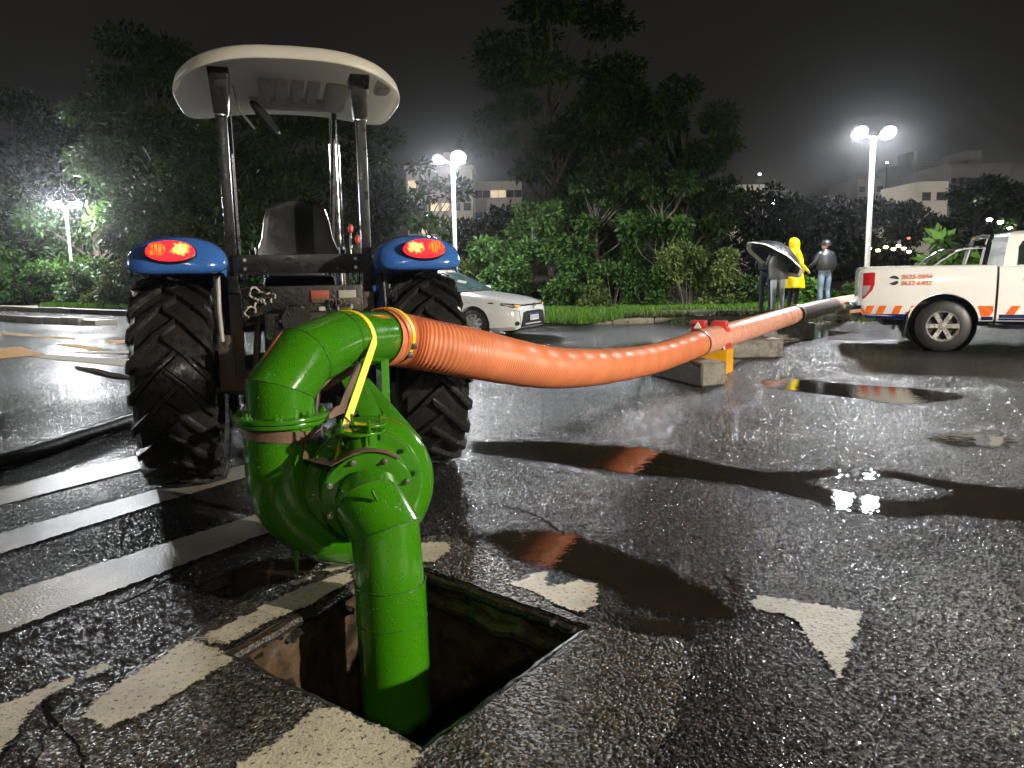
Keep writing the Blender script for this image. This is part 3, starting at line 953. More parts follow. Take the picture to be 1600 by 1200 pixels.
def grass(name, region, n, hmin, hmax, zfun, seed, mat_=LEAF_G):
    rng = np.random.default_rng(seed)
    P = region(rng, n)
    n = len(P)
    h = rng.uniform(hmin, hmax, n); a = rng.uniform(0, 2 * np.pi, n); w = rng.uniform(0.012, 0.03, n)
    lean = rng.uniform(0, 0.6, n) * h; la = rng.uniform(0, 2 * np.pi, n)
    z = zfun(P)
    base = np.c_[P, z]
    v0 = base + np.c_[np.cos(a) * w, np.sin(a) * w, 0 * w]
    v1 = base - np.c_[np.cos(a) * w, np.sin(a) * w, 0 * w]
    v2 = base + np.c_[np.cos(la) * lean, np.sin(la) * lean, h]
    V = np.stack([v0, v1, v2], 1).reshape(-1, 3)
    me = bpy.data.meshes.new(name)
    me.vertices.add(len(V)); me.vertices.foreach_set('co', V.astype(np.float32).ravel())
    me.loops.add(3 * n); me.loops.foreach_set('vertex_index', np.arange(3 * n, dtype=np.int32))
    me.polygons.add(n); me.polygons.foreach_set('loop_start', np.arange(0, 3 * n, 3, dtype=np.int32))
    at_ = me.attributes.new('tone', 'FLOAT', 'POINT')
    at_.data.foreach_set('value', np.repeat(rng.uniform(0, 1, n), 3).astype(np.float32))
    me.materials.append(mat_)
    me.update(calc_edges=True)
    o = link_mesh(name, me, None, kind='stuff')
    return o


def reg_right(rng, n):
    x = rng.uniform(-2, 26, n); y = 20.5 + np.abs(rng.normal(0, 1.5, n)) + 0.25 * np.sin(x * 1.7)
    return np.c_[x, y]


g1 = grass('grass', reg_right, 42000, 0.05, 0.14, lambda P: 0.165 + 0 * P[:, 0], 1)
g1['label'] = 'short green grass in front of the shrubs across the road'; g1['category'] = 'grass'


def reg_kerb(rng, n):
    x = rng.uniform(-2, 26, n); y = 18.02 + np.abs(rng.normal(0, 0.16, n))
    k = np.sin(x * 2.3) + np.sin(x * 5.1 + 1) + rng.normal(0, 0.8, n)
    return np.c_[x, y][k > -0.2]


g2 = grass('kerb_weeds', reg_kerb, 9000, 0.05, 0.2, lambda P: 0.165 + 0 * P[:, 0], 2, LEAF_Y)
g2['label'] = 'thin weeds growing along the kerb stones'; g2['category'] = 'weeds'


def reg_foot(rng, n):
    x = rng.uniform(3, 20, n); y = 17.75 + rng.normal(0, 0.10, n)
    k = np.sin(x * 1.3) + np.sin(x * 3.1 + 1) + rng.normal(0, 0.8, n)
    return np.c_[x, y][k > 0.0]


g2b = grass('gutter_weeds', reg_foot, 5000, 0.03, 0.12, lambda P: 0.0 + 0 * P[:, 0], 12, LEAF_Y)
g2b['label'] = 'low weeds in the gutter at the foot of the kerb'; g2b['category'] = 'weeds'


def reg_left(rng, n):
    t = rng.uniform(-0.35, 1.5, n); off = 0.5 + np.abs(rng.normal(0, 1.6, n))
    a = np.array(CORNER[:2]); b = np.array(LEFT_A[:2])
    d = b - a; nn = np.array([-d[1], d[0]]); nn = nn / np.linalg.norm(nn) * (-1)
    return a + np.outer(t, d) + np.outer(off, nn)


g3 = grass('grass_bank', reg_left, 30000, 0.06, 0.22, lambda P: 0.165 + 0 * P[:, 0], 3)
g3['label'] = 'green grass bank around the far left street lamp'; g3['category'] = 'grass'

# wet slab walkway by the pickup's tail
slab = thing('slab_walkway', 'grey ribbed slab walkway on the verge beside the pickup tail', 'walkway', (9.0, 18.9, 0.17), R(-2))
for i in range(14):
    MB().box((-1.7 + i * 0.27, 0, 0.03), (0.245, 1.3, 0.055)).build('plank', PALLET, slab, bevel=0.008)

# ================================================================== STREET LAMPS


def street_lamp(loc, height, heads, label, power, rz=0.0, lens=LIT, bare=False, warm=False, open_=False):
    t = thing('street_lamp', label, 'street lamp', loc, rz, 'white street lamps round the car park')
    MB().tube([(0, 0, 0), (0, 0, height * 0.5), (0, 0, height)], [0.062, 0.055, 0.046], 14).build('pole', POLE, t)
    MB().cyl((0, 0, 0), (0, 0, 0.02), 0.14, 14).box((0, 0, 0.06), (0.02, 0.2, 0.1)).build('base_plate', POLE, t)
    arm = MB()
    for (dx, dy, tilt, az, s) in heads:
        arm.tube([(0, 0, height - 0.06), (dx * 0.5, dy * 0.5, height + 0.02), (dx, dy, height + 0.06)], 0.022, 8)
    arm.build('arm', POLE, t)
    for (dx, dy, tilt, az, s) in heads:
        Mx = Matrix.Translation((dx, dy, height + 0.1)) @ Matrix.Rotation(az, 4, 'Z') @ Matrix.Rotation(tilt, 4, 'X')
        hb = MB()
        hb.lathe([(0.10, 0.0), (0.10, 0.06 * s), (0.06, 0.15 * s), (0.0, 0.19 * s), (-0.02, 0.19 * s), (-0.02, 0.165 * s), (0.0, 0.16 * s)], 24, 'Z')
        for k in range(5):
            hb.box((-0.08 * s + k * 0.04 * s, 0, 0.11), (0.008, 0.16 * s, 0.05))
        h = hb.build('lamp_head', HOUSING, t); h.matrix_local = Mx
        lb = MB().lathe([(-0.004, 0.16 * s), (-0.018, 0.12 * s), (-0.024, 0.0)], 24, 'Z')
        lb.build('lens', lens, h)
        L = bpy.data.lights.new('lamp_light', 'POINT' if open_ else 'SPOT')
        L.energy = power; L.shadow_soft_size = 0.13 * s; L.color = (0.95, 0.975, 1.0)
        if warm:
            L.color = (1.0, 0.91, 0.76)
        if not open_:
            L.spot_size = R(178 if bare else 172); L.spot_blend = 0.22 if bare else 0.5
        lo = bpy.data.objects.new('lamp_light', L); COL.objects.link(lo)
        lo.parent = h; lo.location = (0, 0, -0.06)
        if bare:                                   # cut-off lantern: nothing goes above its own level
            lo.parent = t; lo.location = (dx, dy - 0.075, height + 0.025)
    return t


two = lambda a, sp=0.36: [(math.cos(a) * sp, math.sin(a) * sp, R(-42), R(0), 1.0), (-math.cos(a) * sp, -math.sin(a) * sp, R(-42), R(0), 1.0)]
# heads tilt towards -y (the car park); az turns them
p_r = at(1351, 489, 0.17)
street_lamp((p_r.x, p_r.y, 0.17), 4.0, two(R(8), 0.35), 'bright twin-head street lamp rising behind the tail of the white pickup', P_RIGHT, bare=True)
p_m = at(714, 489, 0.17)
street_lamp((p_m.x, p_m.y, 0.17), 4.0, [(0.16, -0.2, R(-48), R(0), 1.15), (-0.38, 0.1, R(-38), R(-20), 0.9)], 'bright twin-head street lamp behind the white sedan, right of the tractor', P_MID, bare=True)
p_l = at(118, 475, 0.17)
street_lamp((p_l.x, p_l.y, 0.17), 4.0, [(-0.55, 0, R(-35), R(0), 0.9), (-0.15, -0.25, R(-35), R(20), 0.9), (0.25, 0.15, R(-35), R(10), 0.9), (0.55, -0.1, R(-35), R(30), 0.9)],
            'street lamp with a cluster of four heads in front of the left trees', P_FARLEFT, bare=True, open_=True)
# the car park goes on behind and beside the camera with the same lamps
street_lamp((10.6, -1.8, 0), 4.1, two(R(90), 0.2), 'twin-head street lamp standing just beyond the right edge beside the viewer', P_BEHIND, R(245.5), warm=True)
street_lamp((1.8, -6.5, 0), 5.0, two(R(0), 0.22), 'twin-head street lamp standing straight behind the viewer', P_BACK, R(185), warm=True)
street_lamp((-15.5, 8.0, 0), 4.4, two(R(90), 0.4), 'twin-head street lamp standing left of the crossing, beyond the picture', P_LEFT, R(100))

# ================================================================== THE GREEN PUMP
AX = Vector((-0.287, 0.958, 0))          # shaft direction, towards the tractor
RT = Vector((0.958, 0.287, 0))
PC = Vector((-0.70, 3.40, 0.455))       # centre of the casing
pump = thing('water_pump', 'glossy green volute water pump standing on the road behind the tractor', 'pump', (PC.x, PC.y, 0))
PO = Vector((PC.x, PC.y, 0))


def pl(right, fwd, z):
    """pump coordinates -> local to the pump's empty"""
    return RT * right + AX * fwd + Vector((0, 0, z))


def turned(v):
    return Vector(v) - PO


# spiral casing: down from the outlet on the left, round the bottom to the right
path = []; rad = []
r0 = 0.172
for k in range(7):
    path.append(pl(-0.325, 0.03, 0.725 - k * 0.0417)); rad.append(0.158 + 0.012 * min(1, k / 3))
for k in range(1, 40):
    a = math.pi + k / 39 * math.pi * 1.55
    s = k / 39
    rr = 0.325 - 0.18 * s ** 1.05
    path.append(pl(rr * math.cos(a), 0.03, PC.z + rr * math.sin(a) * (1.0 if math.sin(a) < 0 else 1)))
    rad.append(0.170 - 0.075 * s ** 1.2)
MB().tube(path, rad, 40, frame=AX).build('volute_casing', GREEN, pump, autosmooth=60)
# back plate and the round cover facing the viewer
disc = lambda f0, f1, r, n=56: MB().tube([pl(0, f0, PC.z), pl(0, f1, PC.z)], r, n)
d = disc(-0.16, 0.18, 0.215); d.build('casing_drum', GREEN2, pump)
cov = disc(-0.175, -0.198, 0.242).build('cover_disc', GREEN2, pump, bevel=0.004)
disc(-0.150, -0.172, 0.250).build('cover_flange', GREEN2, pump, bevel=0.004)
hexb = MB()
hexb.tube([(0, 0, 0), (0, 0, 0.012)], 0.013, 6).tube([(0, 0, 0.012), (0, 0, 0.026)], 0.0065, 8)
HEX = hexb.mesh('bolt', STEEL, smooth=False)
HEXG = hexb.mesh('bolt_green', GREEN2, smooth=False)
nrm = -AX
Q = Vector((0, 0, 1)).rotation_difference(nrm).to_matrix().to_4x4()
for k in range(12):
    a = 2 * math.pi * (k + 0.3) / 12
    p = pl(0.222 * math.cos(a), -0.198, PC.z + 0.222 * math.sin(a))
    link_mesh('bolt', HEXG, pump, Matrix.Translation(p) @ Q)
# inlet nozzle, inlet flange pair with zinc bolts, priming stub
MB().tube([pl(0, -0.19, PC.z), pl(0, -0.24, PC.z), pl(0.0, -0.33, PC.z)], [0.20, 0.165, 0.15], 40).build('inlet_nozzle', GREEN2, pump)
FLN = (-AX + Vector((0.0, 0, -0.10))).normalized()
fc = pl(0.0, -0.335, PC.z - 0.005)
for nm, o0, o1, rr in (('inlet_flange', 0.0, 0.016, 0.192), ('inlet_flange', 0.020, 0.036, 0.190)):
    MB().tube([fc + FLN * o0, fc + FLN * o1], rr, 48).build(nm, GREEN2, pump, bevel=0.003)
QF = Vector((0, 0, 1)).rotation_difference(FLN).to_matrix().to_4x4()
for k in range(8):
    a = 2 * math.pi * (k + 0.45) / 8
    u = RT; w = FLN.cross(u).normalized()
    p = fc + FLN * 0.036 + (u * math.cos(a) + w * math.sin(a)) * 0.170
    link_mesh('bolt', HEX, pump, Matrix.Translation(p) @ QF)
sb = pl(-0.01, -0.26, 0)
MB().cyl(sb + Vector((0, 0, PC.z)), sb + Vector((0, 0, 0.705)), 0.066, 28).build('priming_stub', GREEN, pump)
MB().cyl(sb + Vector((0, 0, 0.70)), sb + Vector((0, 0, 0.712)), 0.104, 32).build('stub_flange', GREEN2, pump, bevel=0.003)
capo = sb + RT * 0.035
MB().cyl(capo + Vector((0, 0, 0.728)), capo + Vector((0, 0, 0.738)), 0.075, 28).build('stub_cap', GREEN2, pump, bevel=0.003)
for a in (0.3, 1.9, 3.5, 5.0):
    p = sb + RT * math.cos(a) * 0.088 + AX * math.sin(a) * 0.088
    MB().cyl(p + Vector((0, 0, 0.66)), p + Vector((0, 0, 0.765)), 0.0065, 8).cyl(p + Vector((0, 0, 0.712)), p + Vector((0, 0, 0.724)), 0.013, 6).build('stud', GREEN2, pump)
# discharge: flange pair, then a mitred elbow that turns up and away
ox, oy = pl(-0.325, 0.03, 0).x, pl(-0.325, 0.03, 0).y
for z0, z1, rr in ((0.715, 0.732, 0.205), (0.736, 0.753, 0.208)):
    MB().tube([(ox, oy, z0), (ox, oy, z1)], rr, 48).build('outlet_flange', GREEN2, pump, bevel=0.003)
for k in range(8):
    a = 2 * math.pi * (k + 0.2) / 8
    link_mesh('bolt', HEXG, pump, Matrix.Translation((ox + 0.18 * math.cos(a), oy + 0.18 * math.sin(a), 0.753)))
EL = [Vector((ox, oy, 0.75)), Vector((ox, oy, 0.855)), Vector((ox + 0.075, oy + 0.125, 0.985)), Vector((ox + 0.175, oy + 0.39, 1.030)), Vector((ox + 0.315, oy + 0.86, 1.005))]
for i in range(4):
    pass
MB().tube(EL, 0.145, 40, frame=RT).build('outlet_elbow', GREEN, pump, autosmooth=12)
for i in (1, 2, 3):
    d1 = (EL[i] - EL[i - 1]).normalized(); d2 = (EL[i + 1] - EL[i]).normalized(); tn = (d1 + d2).normalized()
    u = tn.orthogonal().normalized(); w = tn.cross(u)
    bd = (d2 - d1).normalized(); k = 1 / tn.dot(d2)
    ring = []
    for j in range(41):
        a = 2 * math.pi * j / 40
        off = (u * math.cos(a) + w * math.sin(a)) * 0.1455
        off += bd * off.dot(bd) * (k - 1)
        ring.append(EL[i] + off)
    MB().tube(ring, [0.0028 + 0.0012 * mnoise.noise(p * 40) for p in ring], 6, caps=False).build('weld_seam', WELD, pump)
# suction pipe: mitred elbow then straight down into the pit, cut at a slant
SP = [fc + FLN * 0.03, fc + FLN * 0.085 + Vector((0, 0, -0.012)), turned((-0.515, 2.94, 0.345)), turned((-0.503, 2.935, 0.12)), turned((-0.494, 2.93, -0.60))]
MB().tube(SP[:4], 0.137, 40, frame=RT, caps=False).build('suction_elbow', GREEN, pump, autosmooth=12)
sp = MB(); n_ = 40; vs = []; fs = []
top = SP[3]; bot = SP[4]
for lvl in range(3):
    for j in range(n_):
        a = 2 * math.pi * j / n_
        rr = 0.1415
        p = (top + Vector((0, 0, 0.015))).lerp(bot, lvl / 2)
        q = p + Vector((math.cos(a) * rr, math.sin(a) * rr, 0))
        if lvl == 2:
            q.z += math.cos(a - 0.35) * 0.12
        vs.append(q)
for i in range(2):
    for j in range(n_):
        fs.append((i * n_ + j, i * n_ + (j + 1) % n_, (i + 1) * n_ + (j + 1) % n_, (i + 1) * n_ + j))
sp.add(vs, fs); sp.build('suction_pipe', GREEN, pump, autosmooth=50)
for z in (0.135, -0.02):
    ring = [Vector((top.x + math.cos(2 * math.pi * j / 48) * 0.142, top.y + math.sin(2 * math.pi * j / 48) * 0.142, z + 0.0015 * math.sin(j))) for j in range(49)]
    MB().tube(ring, 0.0026, 6, caps=False).build('weld_seam', WELD, pump)
for i in (1, 2):
    d1 = (SP[i] - SP[i - 1]).normalized(); d2 = (SP[i + 1] - SP[i]).normalized(); tn = (d1 + d2).normalized()
    u = tn.orthogonal().normalized(); w = tn.cross(u); bd = (d2 - d1).normalized(); k = 1 / tn.dot(d2)
    ring = []
    for j in range(41):
        a = 2 * math.pi * j / 40; off = (u * math.cos(a) + w * math.sin(a)) * 0.1375; off += bd * off.dot(bd) * (k - 1); ring.append(SP[i] + off)
    MB().tube(ring, 0.0026, 6, caps=False).build('weld_seam', WELD, pump)
# short lifting lug on the suction elbow, drain fin at the casing foot
lg = SP[2] + Vector((-0.02, -0.12, 0.15))
MB().box(lg + Vector((0.0, 0.03, 0.02)), (0.007, 0.014, 0.055), Matrix.Rotation(R(28), 3, 'X') @ Matrix.Rotation(R(-14), 3, 'Y')).build('lifting_lug', WELD, pump)
MB().tube([pl(-0.30, -0.09, 0.16), pl(-0.30, -0.10, 0.03)], [0.014, 0.001], 5).build('drip_fin', GREEN2, pump)
# bearing bracket, support legs and hitch frame at the back
MB().tube([pl(0, 0.17, PC.z), pl(0, 0.35, PC.z), pl(0, 0.62, PC.z)], [0.17, 0.10, 0.09], 24).build('bearing_housing', GREEN2, pump)
MB().cyl(pl(0, 0.6, PC.z), pl(0, 1.35, PC.z + 0.12), 0.032, 12).build('drive_shaft', BLACKP, pump)
for s in (-1, 1):
    MB().box(pl(0.17 * s, 0.40, 0.18), (0.05, 0.05, 0.36)).build('support_leg', GREEN2, pump, bevel=0.004)
    MB().box(pl(0.17 * s, 0.40, 0.012), (0.14, 0.14, 0.024)).build('foot_plate', GREEN2, pump, bevel=0.003)
    mbx = MB(); mbx.tube([pl(0.17 * s, 0.40, 0.34), pl(0.20 * s, 0.62, 0.95)], 0.034, 4); mbx.build('hitch_upright', GREEN2, pump)
MB().box(pl(0.06, 0.34, 0.74), (0.10, 0.016, 0.34), Matrix.Rotation(R(16.7), 3, 'Z') @ Matrix.Rotation(R(-24), 3, 'Y')).build('brace_plate', GREEN2, pump, bevel=0.003)
MB().box(pl(0.20, 0.36, 0.66), (0.06, 0.016, 0.42), Matrix.Rotation(R(16.7), 3, 'Z') @ Matrix.Rotation(R(-38), 3, 'Y')).build('brace_plate', GREEN2, pump, bevel=0.003)
# small wire and lever by the stub
MB().tube([sb + Vector((-0.06, -0.02, 0.77)), sb + Vector((-0.03, -0.02, 0.735)), sb + Vector((0.02, -0.03, 0.72))], 0.004, 6).build('wire_clip', STEEL, pump)

# ---- straps
end = PO + EL[4]; e3 = PO + EL[3]; hd = (end - e3).normalized()
ys = thing('yellow_strap', 'bright yellow ratchet strap looped over the green outlet pipe and down to the pump', 'strap', (e3.x, e3.y, 0))
yo = Vector((e3.x, e3.y, 0))
sc_ = e3.lerp(end, 0.20)
side = hd.cross(Vector((0, 0, 1))).normalized()       # to the right of the pipe
upn = side.cross(hd).normalized()
loop = []
for k in range(-3, 15):
    a = R(100 - k * 11)
    loop.append(sc_ + (side * math.cos(a + math.pi / 2 * 0) * 1 + 0 * upn) * 0)
loop = []
for k in range(0, 16):
    a = R(-60 + k * 14)                # from the far side over the top to the near side
    loop.append(sc_ + upn * math.cos(a) * 0.149 - side * math.sin(a) * -0.149)
near = [sc_ + upn * math.cos(R(t)) * 0.150 + side * math.sin(R(t)) * 0.150 for t in range(-150, 101, 12)]
down = [PO + pl(0.015, 0.10, 0.90), PO + pl(-0.03, -0.08, 0.78), PO + pl(-0.075, -0.20, 0.70)]
pth = near + [near[-1].lerp(down[-1], 0.3), near[-1].lerp(down[-1], 0.65), down[-1]]
MB().ribbon([p - yo for p in pth], hd, 0.042, 0.004).build('webbing', YELSTRAP, ys)
MB().ribbon([p - yo for p in (down[-1], PO + pl(-0.105, -0.22, 0.60), PO + pl(-0.13, -0.20, 0.50))], hd, 0.040, 0.004).build('webbing_tail', YELSTRAP, ys)
MB().tube([sc_ + upn * 0.165 - side * 0.03 - yo, sc_ + upn * 0.168 + side * 0.03 - yo], 0.014, 8).build('ring', STEEL, ys)

bs = thing('brown_strap', 'wet brown webbing strap bound round the pump neck below the outlet flange', 'strap', (PO.x + ox, PO.y + oy, 0))
bo = Vector((ox, oy, 0))
ring = [Vector((math.cos(2 * math.pi * j / 36) * 0.170, math.sin(2 * math.pi * j / 36) * 0.170, 0.672 + 0.018 * math.cos(2 * math.pi * j / 36 + 2.6))) for j in range(37)]
MB().ribbon(ring, (0, 0, 1), 0.05, 0.004).build('band', BROWNSTRAP, bs)
MB().ribbon([Vector((0.15, -0.06, 0.69)), pl(-0.2, -0.02, 0.715) - bo, pl(-0.06, 0.10, 0.74) - bo, pl(0.05, 0.3, 0.93) - bo], (0, 0.2, 1), 0.045, 0.004).build('tie', BROWNSTRAP, bs)
MB().ribbon([Vector((0.14, 0.03, 0.72)), pl(-0.15, 0.2, 0.82) - bo, pl(0.02, 0.3, 0.90) - bo], (0, 0.2, 1), 0.04, 0.004).build('tie', BROWNSTRAP, bs)
b3 = thing('inlet_strap', 'brown strap lying over the rim of the pump inlet flange', 'strap', (PO.x, PO.y, 0))
u = RT; w = FLN.cross(u).normalized(); w = w if w.z > 0 else -w
arc = [fc + FLN * 0.018 + (u * math.cos(R(a)) + w * math.sin(R(a))) * 0.2025 for a in range(50, 136, 8)]
arc += [pl(-0.19, -0.27, 0.60), pl(-0.235, -0.20, 0.585), pl(-0.24, -0.15, 0.65), pl(-0.17, -0.10, 0.70)]
MB().ribbon(arc, FLN, 0.04, 0.004).build('webbing', BROWNSTRAP, b3)

# ================================================================== ORANGE HOSE
hose = thing('discharge_hose', 'long orange corrugated hose and pipe running from the pump to the verge', 'hose', (end.x, end.y, 0))
HO = Vector((end.x, end.y, 0))
ctrl = [end - hd * 0.05, end + hd * 0.18 + Vector((0.03, 0, -0.025)), Vector((-0.24, 4.66, 0.855)), Vector((0.30, 5.62, 0.635)), Vector((0.92, 6.85, 0.485)), Vector((1.55, 8.0, 0.415)), Vector((2.30, 9.25, 0.435))]
fine = resample(catmull(ctrl, 24), 0.0065)
rad = []
PITCHC = 0.0265
for i, p in enumerate(fine):
    s = i * 0.0065
    far = min(1, max(0, (s - 1.9) / 1.6))
    rad.append(0.150 + (0.0052 - 0.0018 * far) * math.cos(2 * math.pi * s / PITCHC))
MB().tube([p - HO for p in fine], rad, 36, caps=False).build('corrugated_section', ORANGE, hose, autosmooth=80)
# clamps where hose meets the green pipe
for off, m_, w_ in ((0.075, BLACKPL, 0.016), (0.03, ORANGE, 0.010), (0.010, ORANGE, 0.010)):
    c = end + hd * off
    ring = [c + (side * math.cos(2 * math.pi * j / 40) + upn * math.sin(2 * math.pi * j / 40)) * 0.158 - HO for j in range(41)]
    MB().ribbon(ring, hd, w_ * 1.6, 0.008).build('hose_clamp', m_, hose)
c = end + hd * 0.06
ring = [c + (side * math.cos(R(a)) + upn * math.sin(R(a))) * 0.163 - HO for a in range(-30, 120, 10)]
MB().ribbon(ring, hd, 0.036, 0.004).build('yellow_tape', YELSTRAP, hose)
for q in (c + side * 0.158 + upn * -0.05, c + side * 0.13 + upn * -0.10):
    MB().box(q - HO, (0.03, 0.035, 0.03), Matrix.Rotation(0.5, 3, 'Z')).build('clamp_screw', BLACKPL, hose, bevel=0.004)
J1, J2, J3 = ctrl[-1], Vector((5.0, 13.5, 0.47)), Vector((6.9, 16.5, 0.46))
J4 = Vector((9.2, 20.2, 0.40))
dj = (J2 - J1).normalized()
MB().tube([J1 - dj * 0.12 - HO, J1 - dj * 0.12 - HO + dj * 0.01, J2 - HO], [0.152, 0.158, 0.152], 32).build('smooth_pipe', ORANGE_L, hose)
MB().tube([J1 - dj * 0.135 - HO, J1 - dj * 0.105 - HO], 0.162, 32).build('joint_ring', BLACKPL, hose)
MB().tube([J2 - dj * 0.10 - HO, J2 + dj * 0.08 - HO], 0.172, 32).build('coupling', BLACKPL, hose, bevel=0.01)
MB().tube([J2 - dj * 0.05 - HO, J2 - dj * 0.00 - HO], 0.180, 32).build('coupling_band', YELSTRAP, hose)
MB().tube([J2 + dj * 0.05 - HO, J3 - HO], 0.155, 32).build('grey_sleeve', PIPE_GREY, hose)
d3 = (J4 - J3).normalized()
MB().tube([J3 - HO - d3 * 0.05, J4 - HO], 0.150, 32).build('smooth_pipe', ORANGE_L, hose)
MB().tube([J3.lerp(J4, .62) - HO, J3.lerp(J4, .64) - HO], 0.160, 32).build('joint_ring', BLACKPL, hose)

# ================================================================== concrete blocks and plastic barrier


def conc_block(loc, size, rz, label, seed):
    mb = MB(); n = 6
    bm = bmesh.new(); bmesh.ops.create_cube(bm, size=1)
    bmesh.ops.scale(bm, vec=size, verts=bm.verts)
    bmesh.ops.bevel(bm, geom=list(bm.edges), offset=0.02, segments=1, affect='EDGES')
    bmesh.ops.subdivide_edges(bm, edges=list(bm.edges), cuts=3, use_grid_fill=True)
    for v in bm.verts:
        k = mnoise.noise(v.co * 7 + Vector((seed, 0, 0))) * 0.018
        v.co += v.co.normalized() * k
        v.co.z += size[2] / 2
    me = bpy.data.meshes.new('concrete_block'); bm.to_mesh(me); bm.free()
    me.materials.append(CONC)
    o = link_mesh('concrete_block', me, None, label=label, category='concrete block', group='concrete blocks carrying the orange pipe')
    o.location = loc; o.rotation_euler.z = rz
    return o


conc_block((2.10, 9.10, 0), (0.34, 1.05, 0.27), R(22), 'upright concrete block nearest the tractor, under the end of the corrugated hose', 1)
conc_block((3.55, 11.35, 0), (0.85, 0.40, 0.27), R(4), 'low broken concrete block under the pale orange pipe behind the plastic barrier', 2)
conc_block((4.95, 13.9, 0), (0.95, 0.45, 0.30), R(2), 'farthest concrete block under the dark pipe coupling', 3)
# flaked rubble face leaning on the second block
bar = thing('plastic_barrier', 'red and yellow plastic road barrier beside the concrete block behind the hose', 'barrier', (2.55, 9.85, 0), R(-32))
prof = [(-0.25, 0.0), (-0.14, 0.0), (-0.13, 0.05), (-0.02, 0.05), (-0.01, 0.0), (0.10, 0.0), (0.11, 0.05), (0.2, 0.05), (0.21, 0.0), (0.27, 0.0), (0.27, 0.30), (-0.25, 0.30)]
mb = MB(); n = len(prof)
mb.add([(x, -0.15, z) for x, z in prof] + [(x, 0.15, z) for x, z in prof], [tuple(range(n))[::-1], tuple(range(n, 2 * n))] + [(i, (i + 1) % n, (i + 1) % n + n, i + n) for i in range(n)])
mb.build('lower_shell', YEL_PL, bar, smooth=False)
mb = MB().box((0.01, 0, 0.44), (0.50, 0.24, 0.28), taper=(0.94, 0.6)); mb.build('upper_shell', RED_PL, bar, bevel=0.02)
for x in (-0.14, 0.13):
    MB().box((x, 0, 0.615), (0.20, 0.14, 0.08), taper=(0.9, 0.9)).build('filler_cap', RED_PL, bar, bevel=0.015)
for x in (-0.2, -0.09, 0.02, 0.13, 0.23):
    MB().box((x, -0.135, 0.335), (0.012, 0.05, 0.07), Matrix.Rotation(R(-15), 3, 'Y')).build('reflective_strip', WHITE_PL, bar)
mb = MB(); mb.add([(-0.17, -0.128, 0.56), (-0.07, -0.128, 0.56), (-0.12, -0.118, 0.64), (-0.17, -0.10, 0.56), (-0.07, -0.10, 0.56), (-0.12, -0.09, 0.64)], [(0, 1, 2), (5, 4, 3), (0, 3, 4, 1), (1, 4, 5, 2), (2, 5, 3, 0)])
mb.build('warning_triangle', WHITE_PL, bar, smooth=False)

# ---- black lay-flat hose on the left, twigs
bh = MB()
pth = resample(catmull([(-6.2, 3.6, 0.055), (-4.55, 4.55, 0.055), (-3.75, 5.35, 0.055), (-3.55, 6.3, 0.055), (-3.35, 7.4, 0.055), (-2.6, 8.6, 0.055), (-1.6, 9.2, 0.06)], 12), 0.06)
bh.tube(pth, [0.072 + 0.006 * mnoise.noise(p * 5) for p in pth], 14, frame=(0, 0, 1), flat=0.72)
bh.build('black_hose', BLACKH, None, label='thick black hose lying on the wet road left of the tractor', category='hose')
tw = MB()
tw.tube([at(118, 576) + Vector((0, 0, .02)), at(150, 582) + Vector((0, 0, .03)), at(175, 588) + Vector((0, 0, .02)), at(205, 592) + Vector((0, 0, .02))], [0.015, 0.03, 0.035, 0.02], 7)
tw.build('fallen_twig', BARK, None, label='dark fallen twig on the road left of the tractor tyre', category='twig')

# ================================================================== TRACTOR
TH = math.atan2(0.287, 0.958)
tr = thing('tractor', 'blue farm tractor with white canopy and lit tail lamps, seen from behind', 'tractor', (-1.40, 5.20, 0), TH)
TR_R, TR_W = 0.685, 0.46


def tyre_profile(Rr, Wd, rim):
    h = Wd / 2
    return [(-h * 0.62, rim), (-h * 0.92, rim + 0.06), (-h, (rim + Rr) * 0.52), (-h * 0.95, Rr - 0.085), (-h * 0.82, Rr - 0.048), (-h * 0.4, Rr - 0.036), (0, Rr - 0.033),
            (h * 0.4, Rr - 0.036), (h * 0.82, Rr - 0.048), (h * 0.95, Rr - 0.085), (h, (rim + Rr) * 0.52), (h * 0.92, rim + 0.06), (h * 0.62, rim)]


def lug_mesh(Rr, Wd, sgn, sweep, w=0.052):
    """one tread bar: from the centre line out to the shoulder and down the side"""
    h = Wd / 2
    pts = [(-0.035, Rr, Rr - 0.045), (h * 0.3, Rr - 0.002, Rr - 0.045), (h * 0.65, Rr - 0.008, Rr - 0.05), (h * 0.97, Rr - 0.025, Rr - 0.07), (h * 1.04, Rr - 0.07, Rr - 0.10), (h * 1.03, Rr - 0.135, Rr - 0.145)]
    vs = []; fs = []
    for i, (x, ro, ri) in enumerate(pts):
        s = max(0, min(1, x / h))
        a0 = sweep * (s ** 0.9 if i < 4 else 1.0)
        wd = w * (0.8 + 0.45 * s) * (0.75 if i == 5 else 1)
        for r_, ww in ((ro, wd * 0.42), (ri, wd * 0.62)):
            for q in (-1, 1):
                a = a0 + q * ww / r_
                xx = x if r_ == ro else x * 0.97 - (0.02 if i >= 4 else 0)
                vs.append((sgn * xx, -r_ * math.sin(a), r_ * math.cos(a)))
    m = len(pts)
    for i in range(m - 1):
        a = i * 4; b = a + 4
        fs += [(a, a + 1, b + 1, b), (a, b, b + 2, a + 2), (a + 1, a + 3, b + 3, b + 1)]
    e = (m - 1) * 4
    fs += [(0, 2, 3, 1), (e, e + 1, e + 3, e + 2)]
    mb = MB(); mb.add(vs, fs)
    return mb.mesh('lug', RUBBER, bevel=0.006)


